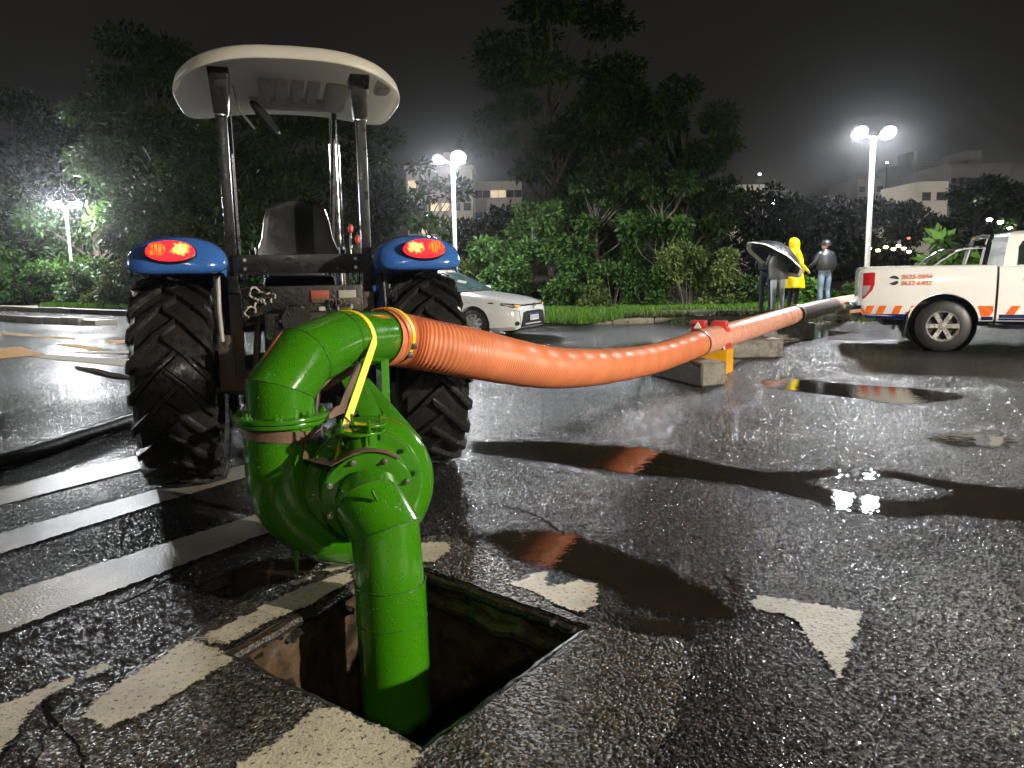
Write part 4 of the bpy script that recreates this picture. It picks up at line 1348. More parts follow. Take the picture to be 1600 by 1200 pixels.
def wheel(parent, c, Rr, Wd, rim, nl, name, side_):
    mb = MB(); mb.lathe(tyre_profile(Rr, Wd, rim), 72, 'X')
    ty = mb.build(name, RUBBER, parent)
    ty.location = c
    mb = MB()
    rb = MB().lathe([(-Wd * 0.33, rim + 0.03), (-Wd * 0.36, rim + 0.005), (-Wd * 0.3, rim - 0.03), (side_ * 0.05 - 0.02, rim - 0.06), (side_ * 0.05, 0.2), (side_ * 0.08, 0.11), (side_ * 0.08, 0.0)], 40, 'X')
    rb.lathe([(Wd * 0.33, rim + 0.03), (Wd * 0.36, rim + 0.005), (Wd * 0.3, rim - 0.03), (side_ * 0.05 - 0.02, rim - 0.06)], 40, 'X')
    rb.build('rim', STEEL if Rr < 0.5 else mat('rim_white', (0.45, 0.44, 0.4), 0.4, dirt=(0.08, 0.06, 0.04)), ty)
    for sgn in (-1, 1):
        me = lug_mesh(Rr, Wd, sgn, R(23))
        for k in range(nl):
            a = 2 * math.pi * (k + (0.5 if sgn > 0 else 0)) / nl
            link_mesh('lug', me, ty, Matrix.Rotation(a, 4, 'X'))
    return ty


wl = wheel(tr, (-0.775, 0, TR_R - 0.012), TR_R, TR_W, 0.37, 21, 'rear_tyre', -1)
wr = wheel(tr, (0.775, 0, TR_R - 0.012), TR_R, TR_W, 0.37, 21, 'rear_tyre', 1)
wr.rotation_euler.x = R(7)
wheel(tr, (-0.68, 2.05, 0.45), 0.45, 0.28, 0.24, 16, 'front_tyre', -1)
wheel(tr, (0.68, 2.05, 0.45), 0.45, 0.28, 0.24, 16, 'front_tyre', 1)

# axle, gearbox, rear housing
MB().tube([(-0.6, 0, TR_R), (-0.3, 0, TR_R), (0.3, 0, TR_R), (0.6, 0, TR_R)], [0.10, 0.15, 0.15, 0.10], 20).build('rear_axle', IRON, tr)
MB().box((0, 0.25, 0.80), (0.46, 1.1, 0.58)).build('gearbox', IRON, tr, bevel=0.03)
rh = MB().box((0, -0.36, 0.86), (0.50, 0.16, 0.52)).build('rear_housing', IRON, tr, bevel=0.025)
MB().lathe([(-0.03, 0), (-0.03, 0.085), (0.0, 0.10), (0.02, 0.10)], 24, 'Y', (-0.06, -0.45, 1.07)).build('cover', IRON, rh)
for x, z in ((-0.06, 1.07),):
    for k in range(6):
        a = k * math.pi / 3
        MB().tube([(x + 0.085 * math.cos(a), -0.47, z + 0.085 * math.sin(a)), (x + 0.085 * math.cos(a), -0.455, z + 0.085 * math.sin(a))], 0.012, 6).build('bolt', STEEL, rh, smooth=False)
# wide rear panel with valves, labels and hoses
pn = MB().box((0.0, -0.30, 1.17), (0.74, 0.05, 0.22)).build('rear_panel', IRON, tr, bevel=0.01)
for x, z, sx, sz, m_ in ((0.10, 1.22, 0.11, 0.055, STICKER_R), (0.10, 1.185, 0.11, 0.03, RUSTY), (0.27, 1.22, 0.11, 0.05, STICKER), (0.28, 1.16, 0.14, 0.08, RUSTY), (0.11, 1.12, 0.045, 0.05, STICKER)):
    MB().box((x, -0.333, z), (sx, 0.012, sz)).build('label_plate', m_, pn, bevel=0.003)
rng = random.Random(4)
for k in range(9):
    x = -0.30 + rng.uniform(-0.06, 0.10); z = 1.19 + rng.uniform(-0.08, 0.06)
    pts = [Vector((x + 0.035 * math.cos(a) * rng.uniform(.7, 1.2), -0.35 + rng.uniform(-.02, .01), z + 0.035 * math.sin(a))) for a in np.linspace(0, rng.uniform(3, 6), 9)]
    MB().tube(pts, 0.007, 6).build('cable_loop', IRON if k % 2 else STICKER, pn)
for k in range(7):
    x = -0.22 + 0.05 * k
    MB().tube([(x, -0.36, 0.98), (x, -0.44, 0.98 + 0.01 * (k % 3))], 0.017, 10).cyl((x, -0.44, 0.98), (x, -0.455, 0.98), 0.022, 8).build('hydraulic_coupler', CHROME if k % 3 == 0 else IRON, tr)
# pto, drawbar, lower links, top link, lift rods
MB().cyl((0, -0.44, 0.62), (0, -0.60, 0.62), 0.06, 16).build('pto_guard', BLACKP, tr)
MB().box((0, -0.45, 0.42), (0.09, 0.5, 0.045)).build('drawbar', RUSTY, tr, bevel=0.006)
for s in (-1, 1):
    MB().tube([(0.26 * s, -0.1, 0.50), (0.33 * s, -0.5, 0.52), (0.38 * s, -0.88, 0.50)], [0.035, 0.03, 0.04], 8).build('lower_link', RUSTY, tr)
    MB().tube([(0.28 * s, -0.30, 1.08), (0.34 * s, -0.55, 0.55)], 0.02, 8).build('lift_rod', RUSTY, tr)
    MB().tube([(0.22 * s, -0.15, 1.12), (0.28 * s, -0.33, 1.09)], 0.035, 8).build('lift_arm', RUSTY, tr)
MB().tube([(0, -0.42, 0.98), (0.02, -0.75, 0.96)], 0.022, 8).build('top_link', RUSTY, tr)
# chain hanging from the panel
for i, x in enumerate((0.165, 0.205, 0.235)):
    for k in range(2):
        pts = [Vector((x + 0.011 * math.cos(a) * (1 if k == 0 else .4), -0.365 - 0.006 * k + 0.008 * math.sin(a) * k, 1.165 - 0.042 * k + 0.028 * math.sin(a))) for a in np.linspace(0, 2 * math.pi, 13)]
        MB().tube(pts, 0.0045, 6, caps=False).build('chain_link', CHROME, tr)

# roll-over posts, crossbeam with bolts
for s in (-1, 1):
    MB().box((0.425 * s, -0.12, 1.66), (0.062, 0.075, 1.85)).build('roll_bar_post', BLACKP, tr, bevel=0.008)
    MB().box((0.425 * s, -0.12, 2.33), (0.074, 0.088, 0.02)).build('post_clamp', CHROME, tr, bevel=0.003)
    MB().box((0.425 * s, -0.11, 2.47), (0.085, 0.10, 0.27), taper=(1.5, 1.9)).build('canopy_bracket', BLACKP, tr, bevel=0.01)
    MB().box((0.42 * s, -0.175, 0.92), (0.075, 0.03, 0.62)).build('fender_bracket', RUSTY, tr, bevel=0.004)
    MB().box((0.49 * s, -0.10, 0.80), (0.10, 0.24, 0.36)).build('axle_bracket', RUSTY, tr, bevel=0.01)
bm_ = MB().box((0, -0.175, 1.42), (0.83, 0.02, 0.115)).build('cross_beam', BLACKP, tr, bevel=0.004)
MB().box((0, -0.15, 1.36), (0.83, 0.06, 0.012)).build('beam_lip', BLACKP, bm_)
for s in (-1, 1):
    for z in (1.39, 1.445):
        MB().tube([(0.345 * s, -0.185, z), (0.345 * s, -0.197, z)], 0.011, 12).build('bolt', STEEL, bm_)
for k in range(7):
    x = rng.uniform(-0.25, 0.25); z = rng.uniform(1.38, 1.46)
    MB().box((x, -0.1862, z), (rng.uniform(.008, .05), 0.002, rng.uniform(.006, .03)), Matrix.Rotation(rng.uniform(-1, 1), 3, 'Y')).build('mud_fleck', IRON, bm_)

# canopy: rounded shell, thick rear band, ribbed inner tray
CW, CL, CY = 0.72, 0.86, 0.40


def sup(a, rx, ry, n=3.6):
    c, s = math.cos(a), math.sin(a)
    return rx * math.copysign(abs(c) ** (2 / n), c), ry * math.copysign(abs(s) ** (2 / n), s)


def dish(rows, nseg=72):
    mb = MB(); vs = []; fs = []
    for (k, z) in rows:
        for j in range(nseg):
            a = 2 * math.pi * j / nseg
            x, y = sup(a, CW * k, CL * k)
            vs.append((x, y + CY, z - 0.13 * (abs(x) / CW) ** 2.6 + 0.02))
    for i in range(len(rows) - 1):
        for j in range(nseg):
            fs.append((i * nseg + j, i * nseg + (j + 1) % nseg, (i + 1) * nseg + (j + 1) % nseg, (i + 1) * nseg + j))
    mb.add(vs, fs)
    return mb


cz = 2.56
dish([(0.995, cz + 0.03), (1.0, cz + 0.035), (1.0, cz + 0.05), (0.985, cz + 0.09), (0.95, cz + 0.112), (0.80, cz + 0.132), (0.5, cz + 0.147), (0.02, cz + 0.155)]).build('canopy_shell', CANOPY, tr, autosmooth=60)
ci = dish([(0.995, cz + 0.03), (0.975, cz + 0.03), (0.965, cz + 0.04), (0.92, cz + 0.075), (0.82, cz + 0.095), (0.5, cz + 0.107), (0.02, cz + 0.112)]).build('canopy_liner', CANOPY_IN, tr, autosmooth=60)
for k, x in enumerate((-0.16, -0.05, 0.06, 0.17)):
    MB().box((x, 0.62, cz + 0.085), (0.075, 0.62, 0.06), Matrix.Rotation(R(2), 3, 'X'), taper=(1.25, 1.0)).build('vent_rib', CANOPY_IN, ci, bevel=0.015)
MB().box((0.005, 0.98, cz + 0.075), (0.52, 0.10, 0.08), taper=(1.1, 1.3)).build('vent_frame', CANOPY_IN, ci, bevel=0.02)
MB().box((0.34, 0.72, cz + 0.08), (0.16, 0.7, 0.07), taper=(1.1, 1.0)).build('vent_frame', CANOPY_IN, ci, bevel=0.02)
MB().box((0.60, 0.05, cz + 0.02), (0.10, 0.22, 0.06)).build('grab_handle', CANOPY_IN, ci, bevel=0.02)

# fenders: blue shells over the tyres with a lamp pod


def fender(s):
    mb = MB(); vs = []; fs = []
    st = []
    for k in range(17):
        a = R(-33 + k * 6.6)                    # angle over the wheel, 0 = top, negative = rear
        rr = 0.80 + 0.05 * math.exp(-((a + 0.45) / 0.35) ** 2)
        st.append((rr * math.sin(a), TR_R + rr * math.cos(a), a))
    cs = [(-0.275, -0.10), (-0.275, -0.07), (-0.265, -0.035), (-0.23, -0.012), (-0.14, 0.006), (0.0, 0.012), (0.14, 0.004), (0.215, -0.02), (0.25, -0.055), (0.255, -0.085), (0.255, -0.11)]
    for i, (y, z, a) in enumerate(st):
        for (x, dz) in cs:
            nrm_ = Vector((0, math.sin(a), math.cos(a)))
            p = Vector((0, y, z)) + nrm_ * dz * (1.0 if i > 1 else (0.55 + 0.22 * i))
            vs.append((s * (0.70 - x), p.y, p.z))
    m = len(cs)
    for i in range(len(st) - 1):
        for j in range(m - 1):
            fs.append((i * m + j, i * m + j + 1, (i + 1) * m + j + 1, (i + 1) * m + j))
    mb.add(vs, fs)
    fo = mb.build('fender', BLUE, tr, autosmooth=60)
    md = fo.modifiers.new('thick', 'SOLIDIFY'); md.thickness = 0.012; md.offset = -1
    # rear face: rounded apron that closes the back of the shell
    ap = MB(); cx = 0.70 * s; yb = -0.55
    pts = []; n = 40
    zc = 1.455
    rows = [(1.0, 0.10), (1.0, 0.03), (0.96, -0.02), (0.86, -0.055), (0.6, -0.075), (0.25, -0.085), (0.02, -0.088)]
    vs = []; fs = []
    for (k, dy) in rows:
        for j in range(n):
            a = 2 * math.pi * j / n
            x, z = sup(a, 0.272 * k, 0.128 * k, 2.5)
            z2 = z * (1.0 if z > 0 else 0.72)
            vs.append((cx + x, yb + dy - z2 * -0.45, zc + z2 - 0.03 * (abs(x) / 0.27) ** 2))
    for i in range(len(rows) - 1):
        for j in range(n):
            fs.append((i * n + j, i * n + (j + 1) % n, (i + 1) * n + (j + 1) % n, (i + 1) * n + j))
    fs.append(tuple((len(rows) - 1) * n + j for j in range(n)))
    ap.add(vs, fs)
    apo = ap.build('fender_apron', BLUE, tr, autosmooth=60)
    # lamp: dark bezel, orange end, red middle, bright bulb lobes
    lx = cx + 0.02 * s; ly = yb - 0.075; lz = zc + 0.03
    tilt = Matrix.Translation((lx, ly, lz)) @ Matrix.Rotation(R(-22), 4, 'X')

    def oval(ax, bz, dy, th, x0=0.0, n=28):
        q = MB()
        q.lathe([(dy, 0.001), (dy, 0.86), (dy + th * 0.4, 0.97), (dy + th, 1.0), (dy + th + 0.02, 1.0)], n, 'Y')
        q.v = [(x0 + p[0] * ax, p[1], p[2] * bz) for p in q.v]
        return q
    be = oval(0.140, 0.070, -0.02, 0.02).build('lamp_bezel', BLACKPL, tr); be.matrix_local = tilt
    GO = glow_lens('orange_lens_%d' % (s + 1), (1.0, 0.20, 0.02), (0.9, 0.05, 0.008), 0.055 * s, 0.0, 0.06, 2.0, 0.7)
    GR = glow_lens('red_lens_%d' % (s + 1), (1.0, 0.50, 0.07), (1.0, 0.02, 0.03), -0.058 * s, 0.0, 0.052, 5.0, 1.7)
    rl = oval(0.130, 0.060, -0.052, 0.034, 0.0).build('red_lens', GR, be)
    ol = oval(0.052, 0.046, -0.060, 0.030, 0.068 * s).build('orange_lens', GO, be)
    for q in range(4):
        hh = 0.038 * math.sqrt(max(0.05, 1 - ((q - 1.5) / 2.2) ** 2))
        MB().cyl((0.068 * s + (q - 1.5) * 0.022, -0.058, -hh), (0.068 * s + (q - 1.5) * 0.022, -0.058, hh), 0.004, 8).build('lens_rib', GR, ol)
    return fo


fender(-1); fender(1)

# seat, steering, levers, dashboard, bonnet
MB().box((0, 0.52, 1.28), (0.50, 0.46, 0.12)).build('seat_cushion', SEATV, tr, bevel=0.05)
sbk = MB(); vs = []; fs = []
outl = [(-0.27, 1.38), (-0.285, 1.50), (-0.245, 1.60), (-0.225, 1.72), (-0.20, 1.80), (-0.13, 1.845), (0, 1.86), (0.13, 1.845), (0.20, 1.80), (0.225, 1.72), (0.245, 1.60), (0.285, 1.50), (0.27, 1.38)]
nO = len(outl)
for yy, k in ((0.30, 0.86), (0.285, 0.96), (0.33, 1.0), (0.38, 0.97), (0.40, 0.85)):
    for x, z in outl:
        vs.append((x * k, yy + 0.05 * (1 - abs(x) / 0.3) * -1 + 0.04 * (z - 1.4), 1.38 + (z - 1.38) * (0.93 + 0.07 * k)))
for i in range(4):
    for j in range(nO):
        fs.append((i * nO + j, i * nO + (j + 1) % nO, (i + 1) * nO + (j + 1) % nO, (i + 1) * nO + j))
fs += [tuple(range(nO))[::-1], tuple(range(4 * nO, 5 * nO))]
sbk.add(vs, fs); sbk.build('seat_back', SEATV, tr, autosmooth=70)
for s in (-1, 1):
    MB().tube([(0.30 * s, 0.34, 1.40), (0.31 * s, 0.36, 1.52), (0.31 * s, 0.60, 1.53)], 0.022, 8).build('armrest', SEATV, tr)
sw = MB(); ring = [Vector((0.19 * math.cos(a), 1.08 + 0.10 * math.sin(a), 1.60 + 0.16 * math.sin(a))) for a in np.linspace(0, 2 * math.pi, 29)]
sw.tube(ring, 0.014, 8, caps=False).cyl((0, 1.08, 1.60), (0, 1.28, 1.38), 0.025, 10); sw.build('steering_wheel', BLACKPL, tr)
MB().box((0, 1.38, 1.38), (0.50, 0.16, 0.34), taper=(0.8, 0.6)).build('dashboard', BLACKPL, tr, bevel=0.03)
MB().box((0, 2.1, 1.16), (0.60, 1.35, 0.56), taper=(0.86, 0.96)).build('bonnet', BLUE, tr, bevel=0.06)
MB().box((0, 2.80, 1.05), (0.5, 0.06, 0.4)).build('grille', BLACKPL, tr, bevel=0.02)
MB().box((0, 2.0, 0.72), (0.36, 1.5, 0.36)).build('engine_block', IRON, tr, bevel=0.03)
MB().tube([(-0.6, 2.05, 0.45), (0.6, 2.05, 0.45)], 0.07, 10).build('front_axle', IRON, tr)
MB().box((0, 0.75, 0.98), (0.95, 0.9, 0.05)).build('platform', BLACKP, tr, bevel=0.01)
for x, y, z0, z1, m_ in ((0.36, 0.45, 1.2, 1.66, STEEL), (0.40, 0.38, 1.2, 1.58, STEEL), (0.43, 0.52, 1.2, 1.62, BLACKP)):
    lv = MB().cyl((x, y, z0), (x + 0.02, y - 0.02, z1), 0.008, 8).build('lever', m_, tr)
    MB().lathe([(0, 0.006), (0.01, 0.018), (0.04, 0.02), (0.06, 0.012), (0.065, 0)], 12, 'Z', (x + 0.02, y - 0.02, z1 - 0.02)).build('knob', RED_PL if m_ is STEEL else BLACKPL, lv)
MB().box((-0.30, 0.42, 1.46), (0.07, 0.06, 0.15), taper=(0.5, 0.6)).build('fuse_cover', CANOPY_IN, tr, bevel=0.01)
MB().box((0.40, 0.20, 1.48), (0.07, 0.05, 0.14)).build('wiring_box', IRON, tr, bevel=0.01)
ex = MB().tube([(0.36, 1.36, 1.2), (0.36, 1.36, 2.40)], 0.047, 16).build('exhaust_silencer', CHROME, tr)
MB().tube([(0.36, 1.36, 2.38), (0.36, 1.36, 2.66)], 0.030, 12).build('exhaust_pipe', RUSTY, ex)
for s in (-1, 1):
    MB().tube([(0.36 * s - 0.08, 1.30, 1.3), (0.40 * s - 0.04, 1.18, 2.62)], 0.02, 8).build('front_strut', BLACKP, tr)
# mirror on its rod under the canopy
MB().tube([(-0.36, 0.20, 2.60), (-0.33, 0.26, 2.44), (-0.24, 0.30, 2.33)], 0.008, 6).build('mirror_rod', STEEL, tr)
mi = MB().lathe([(-0.015, 0.001), (-0.015, 0.9), (0.0, 1.0), (0.012, 0.95), (0.014, 0.001)], 24, 'Y')
mi.v = [(p[0] * 0.045, p[1], p[2] * 0.14) for p in mi.v]
mo = mi.build('mirror', BLACKPL, tr); mo.matrix_local = Matrix.Translation((-0.17, 0.26, 2.40)) @ Matrix.Rotation(R(-38), 4, 'Y') @ Matrix.Rotation(R(50), 4, 'Z')
for s in (-1, 1):
    MB().box((0.54 * s, 0.0, 1.12), (0.02, 0.62, 0.46)).build('fender_side', BLACKP, tr, bevel=0.005)
    MB().tube([(0.50 * s, -0.34, 0.95), (0.505 * s, -0.36, 1.15), (0.50 * s, -0.33, 1.35)], 0.013, 8).build('wiring_hose', STICKER if s < 0 else IRON, tr)

# ================================================================== VEGETATION


def leaf_cloud(clumps, n, leaf, seed, shape=(1.0, 0.42), shell=0.55, droop=0.25):
    """leaf-sized faces spread through clumps: (centre, radii, weight)"""
    rng = np.random.default_rng(seed)
    w = np.array([c[2] for c in clumps]); w = w / w.sum()
    idx = rng.choice(len(clumps), n, p=w)
    C = np.array([c[0] for c in clumps])[idx]; Rr = np.array([c[1] for c in clumps])[idx]
    d = rng.normal(0, 1, (n, 3)); d /= np.linalg.norm(d, axis=1)[:, None]
    r = shell + (1 - shell) * rng.uniform(0, 1, n)
    r = np.where(rng.uniform(0, 1, n) < 0.22, rng.uniform(0.1, 1.25, n), r)
    P = C + d * Rr * r[:, None]
    # leaf frame: points outwards and a little down, faces mostly up
    t = d * 0.8 + rng.normal(0, 0.6, (n, 3)); t[:, 2] -= droop
    t /= np.linalg.norm(t, axis=1)[:, None]
    nn = rng.normal(0, 0.55, (n, 3)) + d * 0.4; nn[:, 2] += 0.7
    b = np.cross(t, nn); b /= (np.linalg.norm(b, axis=1)[:, None] + 1e-9)
    L = leaf * rng.uniform(0.6, 1.35, n)[:, None]
    ln, wd = shape
    v0 = P; v1 = P + t * L * ln * 0.5 + b * L * wd * 0.5
    v2 = P + t * L * ln; v3 = P + t * L * ln * 0.5 - b * L * wd * 0.5
    V = np.stack([v0, v1, v2, v3], 1).reshape(-1, 3)
    tone = np.clip(rng.normal(0.45, 0.28, n) + (rng.uniform(-0.25, 0.25, len(clumps)))[idx], 0, 1)
    return V, np.repeat(tone, 4)


def leaf_obj(name, V, tone, material, parent, origin):
    n = len(V) // 4
    me = bpy.data.meshes.new(name)
    V = V - np.array(origin)
    me.vertices.add(len(V)); me.vertices.foreach_set('co', V.astype(np.float32).ravel())
    me.loops.add(4 * n); me.loops.foreach_set('vertex_index', np.arange(4 * n, dtype=np.int32))
    me.polygons.add(n); me.polygons.foreach_set('loop_start', np.arange(0, 4 * n, 4, dtype=np.int32))
    a = me.attributes.new('tone', 'FLOAT', 'POINT'); a.data.foreach_set('value', tone.astype(np.float32))
    me.materials.append(material)
    me.update(calc_edges=True)
    return link_mesh(name, me, parent)


GZ = 0.165


def tree(label, x, y, h, spread, n, leaf, seed, material=LEAF_D, style='round', trunk=0.16, lean=(0, 0), low=0.35, nclump=26, cat='tree', name='tree', group='trees beyond the verge', shape=(1.0, 0.42)):
    rng = random.Random(seed)
    t = thing(name, label, cat, (x, y, GZ), 0, group)
    tip = Vector((lean[0], lean[1], h * 0.86))
    tp = [Vector((0, 0, -0.05))]
    for k in range(1, 6):
        f = k / 5
        tp.append(Vector((lean[0] * f ** 1.3 + rng.uniform(-.12, .12), lean[1] * f + rng.uniform(-.12, .12), h * 0.86 * f)))
    MB().tube(catmull(tp, 4), [trunk * (1 - 0.8 * i / 20) for i in range(21)], 9).build('trunk', BARK, t)
    clumps = []; limbs = MB()
    for k in range(nclump):
        for _ in range(30):
            a = rng.uniform(0, 2 * math.pi); f = rng.uniform(low, 1.0)
            if style == 'round':
                prof = math.sqrt(max(0, 1 - ((f - (low + 1) / 2) / ((1 - low) / 2)) ** 2)) * 0.85 + 0.12
                flat = 0.62
            elif style == 'tier':
                prof = (0.45 + 0.55 * math.sin(math.pi * min(1, (1.12 - f) / (1.12 - low)))) ; flat = 0.34
            else:
                prof = (1 - f) * 0.8 + 0.2; flat = 0.7
            rr = spread * prof * math.sqrt(rng.uniform(0.05, 1))
            break
        s = spread * rng.uniform(0.20, 0.36)
        c = Vector((lean[0] * f + rr * math.cos(a), lean[1] * f + rr * math.sin(a), h * f - s * 0.3))
        clumps.append((tuple(c + Vector((x, y, GZ))), (s, s, s * flat), s * s))
        base = Vector((lean[0] * f * .75, lean[1] * f * .75, max(h * 0.18, h * (f - 0.22) * 0.85)))
        mid = base.lerp(c, 0.5) + Vector((rng.uniform(-.2, .2), rng.uniform(-.2, .2), -0.1))
        limbs.tube([base, mid, c], [trunk * 0.34, trunk * 0.2, trunk * 0.06], 5)
    limbs.build('limbs', BARK, t)
    V, tone = leaf_cloud(clumps, n, leaf, seed, shape)
    leaf_obj('crown', V, tone, material, t, (x, y, GZ))
    return t


def xat(pxx, Y):
    return (pxx - 800) / FPX * Y


def ztop(py, Y, pxx=800):
    hz_ = 418 - math.tan(ROLL) * (pxx - 800)
    return CAM_H + (hz_ - py) / FPX * Y


T = tree
# centre group behind the hose
T('tallest tree, layered thin crown standing above the sedan and hose', xat(865, 30), 30, ztop(35, 30), 3.1, 12000, 0.26, 11, LEAF_D, 'tier', 0.17, low=0.42, nclump=36)
T('dense dark tree just right of the tallest tree', xat(965, 28.5), 28.5, ztop(150, 28.5), 2.3, 16000, 0.22, 12, LEAF_D, 'round', 0.16, low=0.25, nclump=34)
T('broad dark tree at the right end of the centre trees, with feathery edge', xat(1068, 27.5), 27.5, ztop(150, 27.5), 2.0, 13000, 0.22, 13, LEAF_D, 'round', 0.15, low=0.28, nclump=32)
T('bushy round tree directly right of the white sedan', xat(835, 24.5), 24.5, ztop(330, 24.5), 1.7, 15000, 0.16, 14, LEAF_M, 'round', 0.1, low=0.05, nclump=30)
T('slim young tree with pale thin stem among the centre shrubs', xat(1030, 23.6), 23.6, ztop(285, 23.6), 1.25, 7000, 0.17, 15, LEAF_M, 'tier', 0.06, low=0.45, nclump=22)
T('feathery green tree leaning over the centre shrubs', xat(935, 24.6), 24.6, ztop(270, 24.6), 1.7, 12000, 0.18, 16, LEAF_M, 'round', 0.09, low=0.2, nclump=28)
T('sparse tree with bare forked branches behind the middle street lamp', xat(668, 27), 27, ztop(262, 27), 1.6, 1500, 0.24, 17, LEAF_D, 'tier', 0.09, lean=(0.3, 0), low=0.45, nclump=13)
T('small dark tree standing in front of the lit apartment block', xat(775, 34), 34, ztop(335, 34), 2.2, 8000, 0.25, 18, LEAF_D, 'round', 0.16, low=0.1, nclump=26)
T('low dark tree hidden between tractor and middle lamp', xat(590, 36), 36, ztop(230, 36), 2.0, 7000, 0.27, 19, LEAF_D, 'round', 0.18, low=0.3, nclump=28)
# left group
T('dark tree at the left edge behind the four-head lamp', xat(20, 36), 38, ztop(150, 38), 4.2, 17000, 0.27, 21, LEAF_D, 'round', 0.22, low=0.12, nclump=40)
T('tall dark tree right behind the four-head lamp', xat(165, 36), 36, ztop(170, 36), 3.0, 14000, 0.25, 22, LEAF_D, 'round', 0.2, low=0.15, nclump=34)
T('tallest left tree, its crown showing left of the canopy', xat(275, 33), 33, ztop(75, 33), 3.3, 17000, 0.25, 23, LEAF_D, 'round', 0.22, low=0.2, nclump=42)
T('leafy tree with a pale leaning trunk behind the left fender', xat(335, 28), 28, ztop(215, 28), 3.0, 15000, 0.2, 24, LEAF_M, 'round', 0.13, lean=(1.0, 0), low=0.3, nclump=36)
T('dark tree seen between the roll bar posts', xat(455, 34), 34, ztop(120, 34), 3.4, 14000, 0.26, 25, LEAF_D, 'round', 0.2, low=0.2, nclump=36)
T('dark tree right of the canopy, behind the right roll bar post', xat(560, 38), 38, ztop(150, 38), 2.5, 10000, 0.28, 26, LEAF_D, 'round', 0.2, low=0.25, nclump=32)
# right, farther off
for i, (pxx, Y, py, sp_, lab) in enumerate([
        (1190, 46, 300, 3.0, 'far dark tree left of the umbrella'), (1265, 52, 318, 3.2, 'far low dark tree above the man in the cap'),
        (1335, 48, 318, 2.8, 'far dark tree left of the right street lamp'), (1405, 55, 325, 2.6, 'far dark tree above the pickup bed'),
        (1515, 45, 290, 2.0, 'far dark tree with ragged top before the pale flats on the right'), (1580, 52, 300, 3.4, 'far dark tree at the right edge of the picture'),
        (1650, 40, 330, 3.0, 'far dark tree beyond the pickup cab')]):
    T(lab, xat(pxx, Y), Y, ztop(py, Y, pxx), sp_, 8000, 0.33, 30 + i, LEAF_D, 'round', 0.2, low=0.03, nclump=30)


def shrub(label, x, y, h, spread, n, leaf, seed, material=LEAF_M, nclump=16, shape=(1.0, 0.45)):
    rng = random.Random(seed)
    t = thing('shrub', label, 'shrub', (x, y, GZ), 0, 'shrubs along the verge')
    st = MB(); clumps = []
    for k in range(nclump):
        a = rng.uniform(0, 2 * math.pi); f = rng.uniform(0.12, 1.0)
        rr = spread * math.sqrt(rng.uniform(0, 1)) * (1.05 - 0.5 * f)
        s = rng.uniform(0.22, 0.38) * spread
        c = Vector((rr * math.cos(a), rr * math.sin(a) * 0.7, max(s * 0.5, h * f - s * 0.5)))
        clumps.append((tuple(c + Vector((x, y, GZ))), (s, s, s * 0.75), s * s))
        st.tube([(rr * .2 * math.cos(a), rr * .2 * math.sin(a), 0), c * 0.55 + Vector((0, 0, -.05)), c], [0.02, 0.014, 0.005], 5)
    st.build('stems', BARK, t)
    V, tone = leaf_cloud(clumps, n, leaf, seed, shape, 0.4)
    leaf_obj('foliage', V, tone, material, t, (x, y, GZ))
    return t


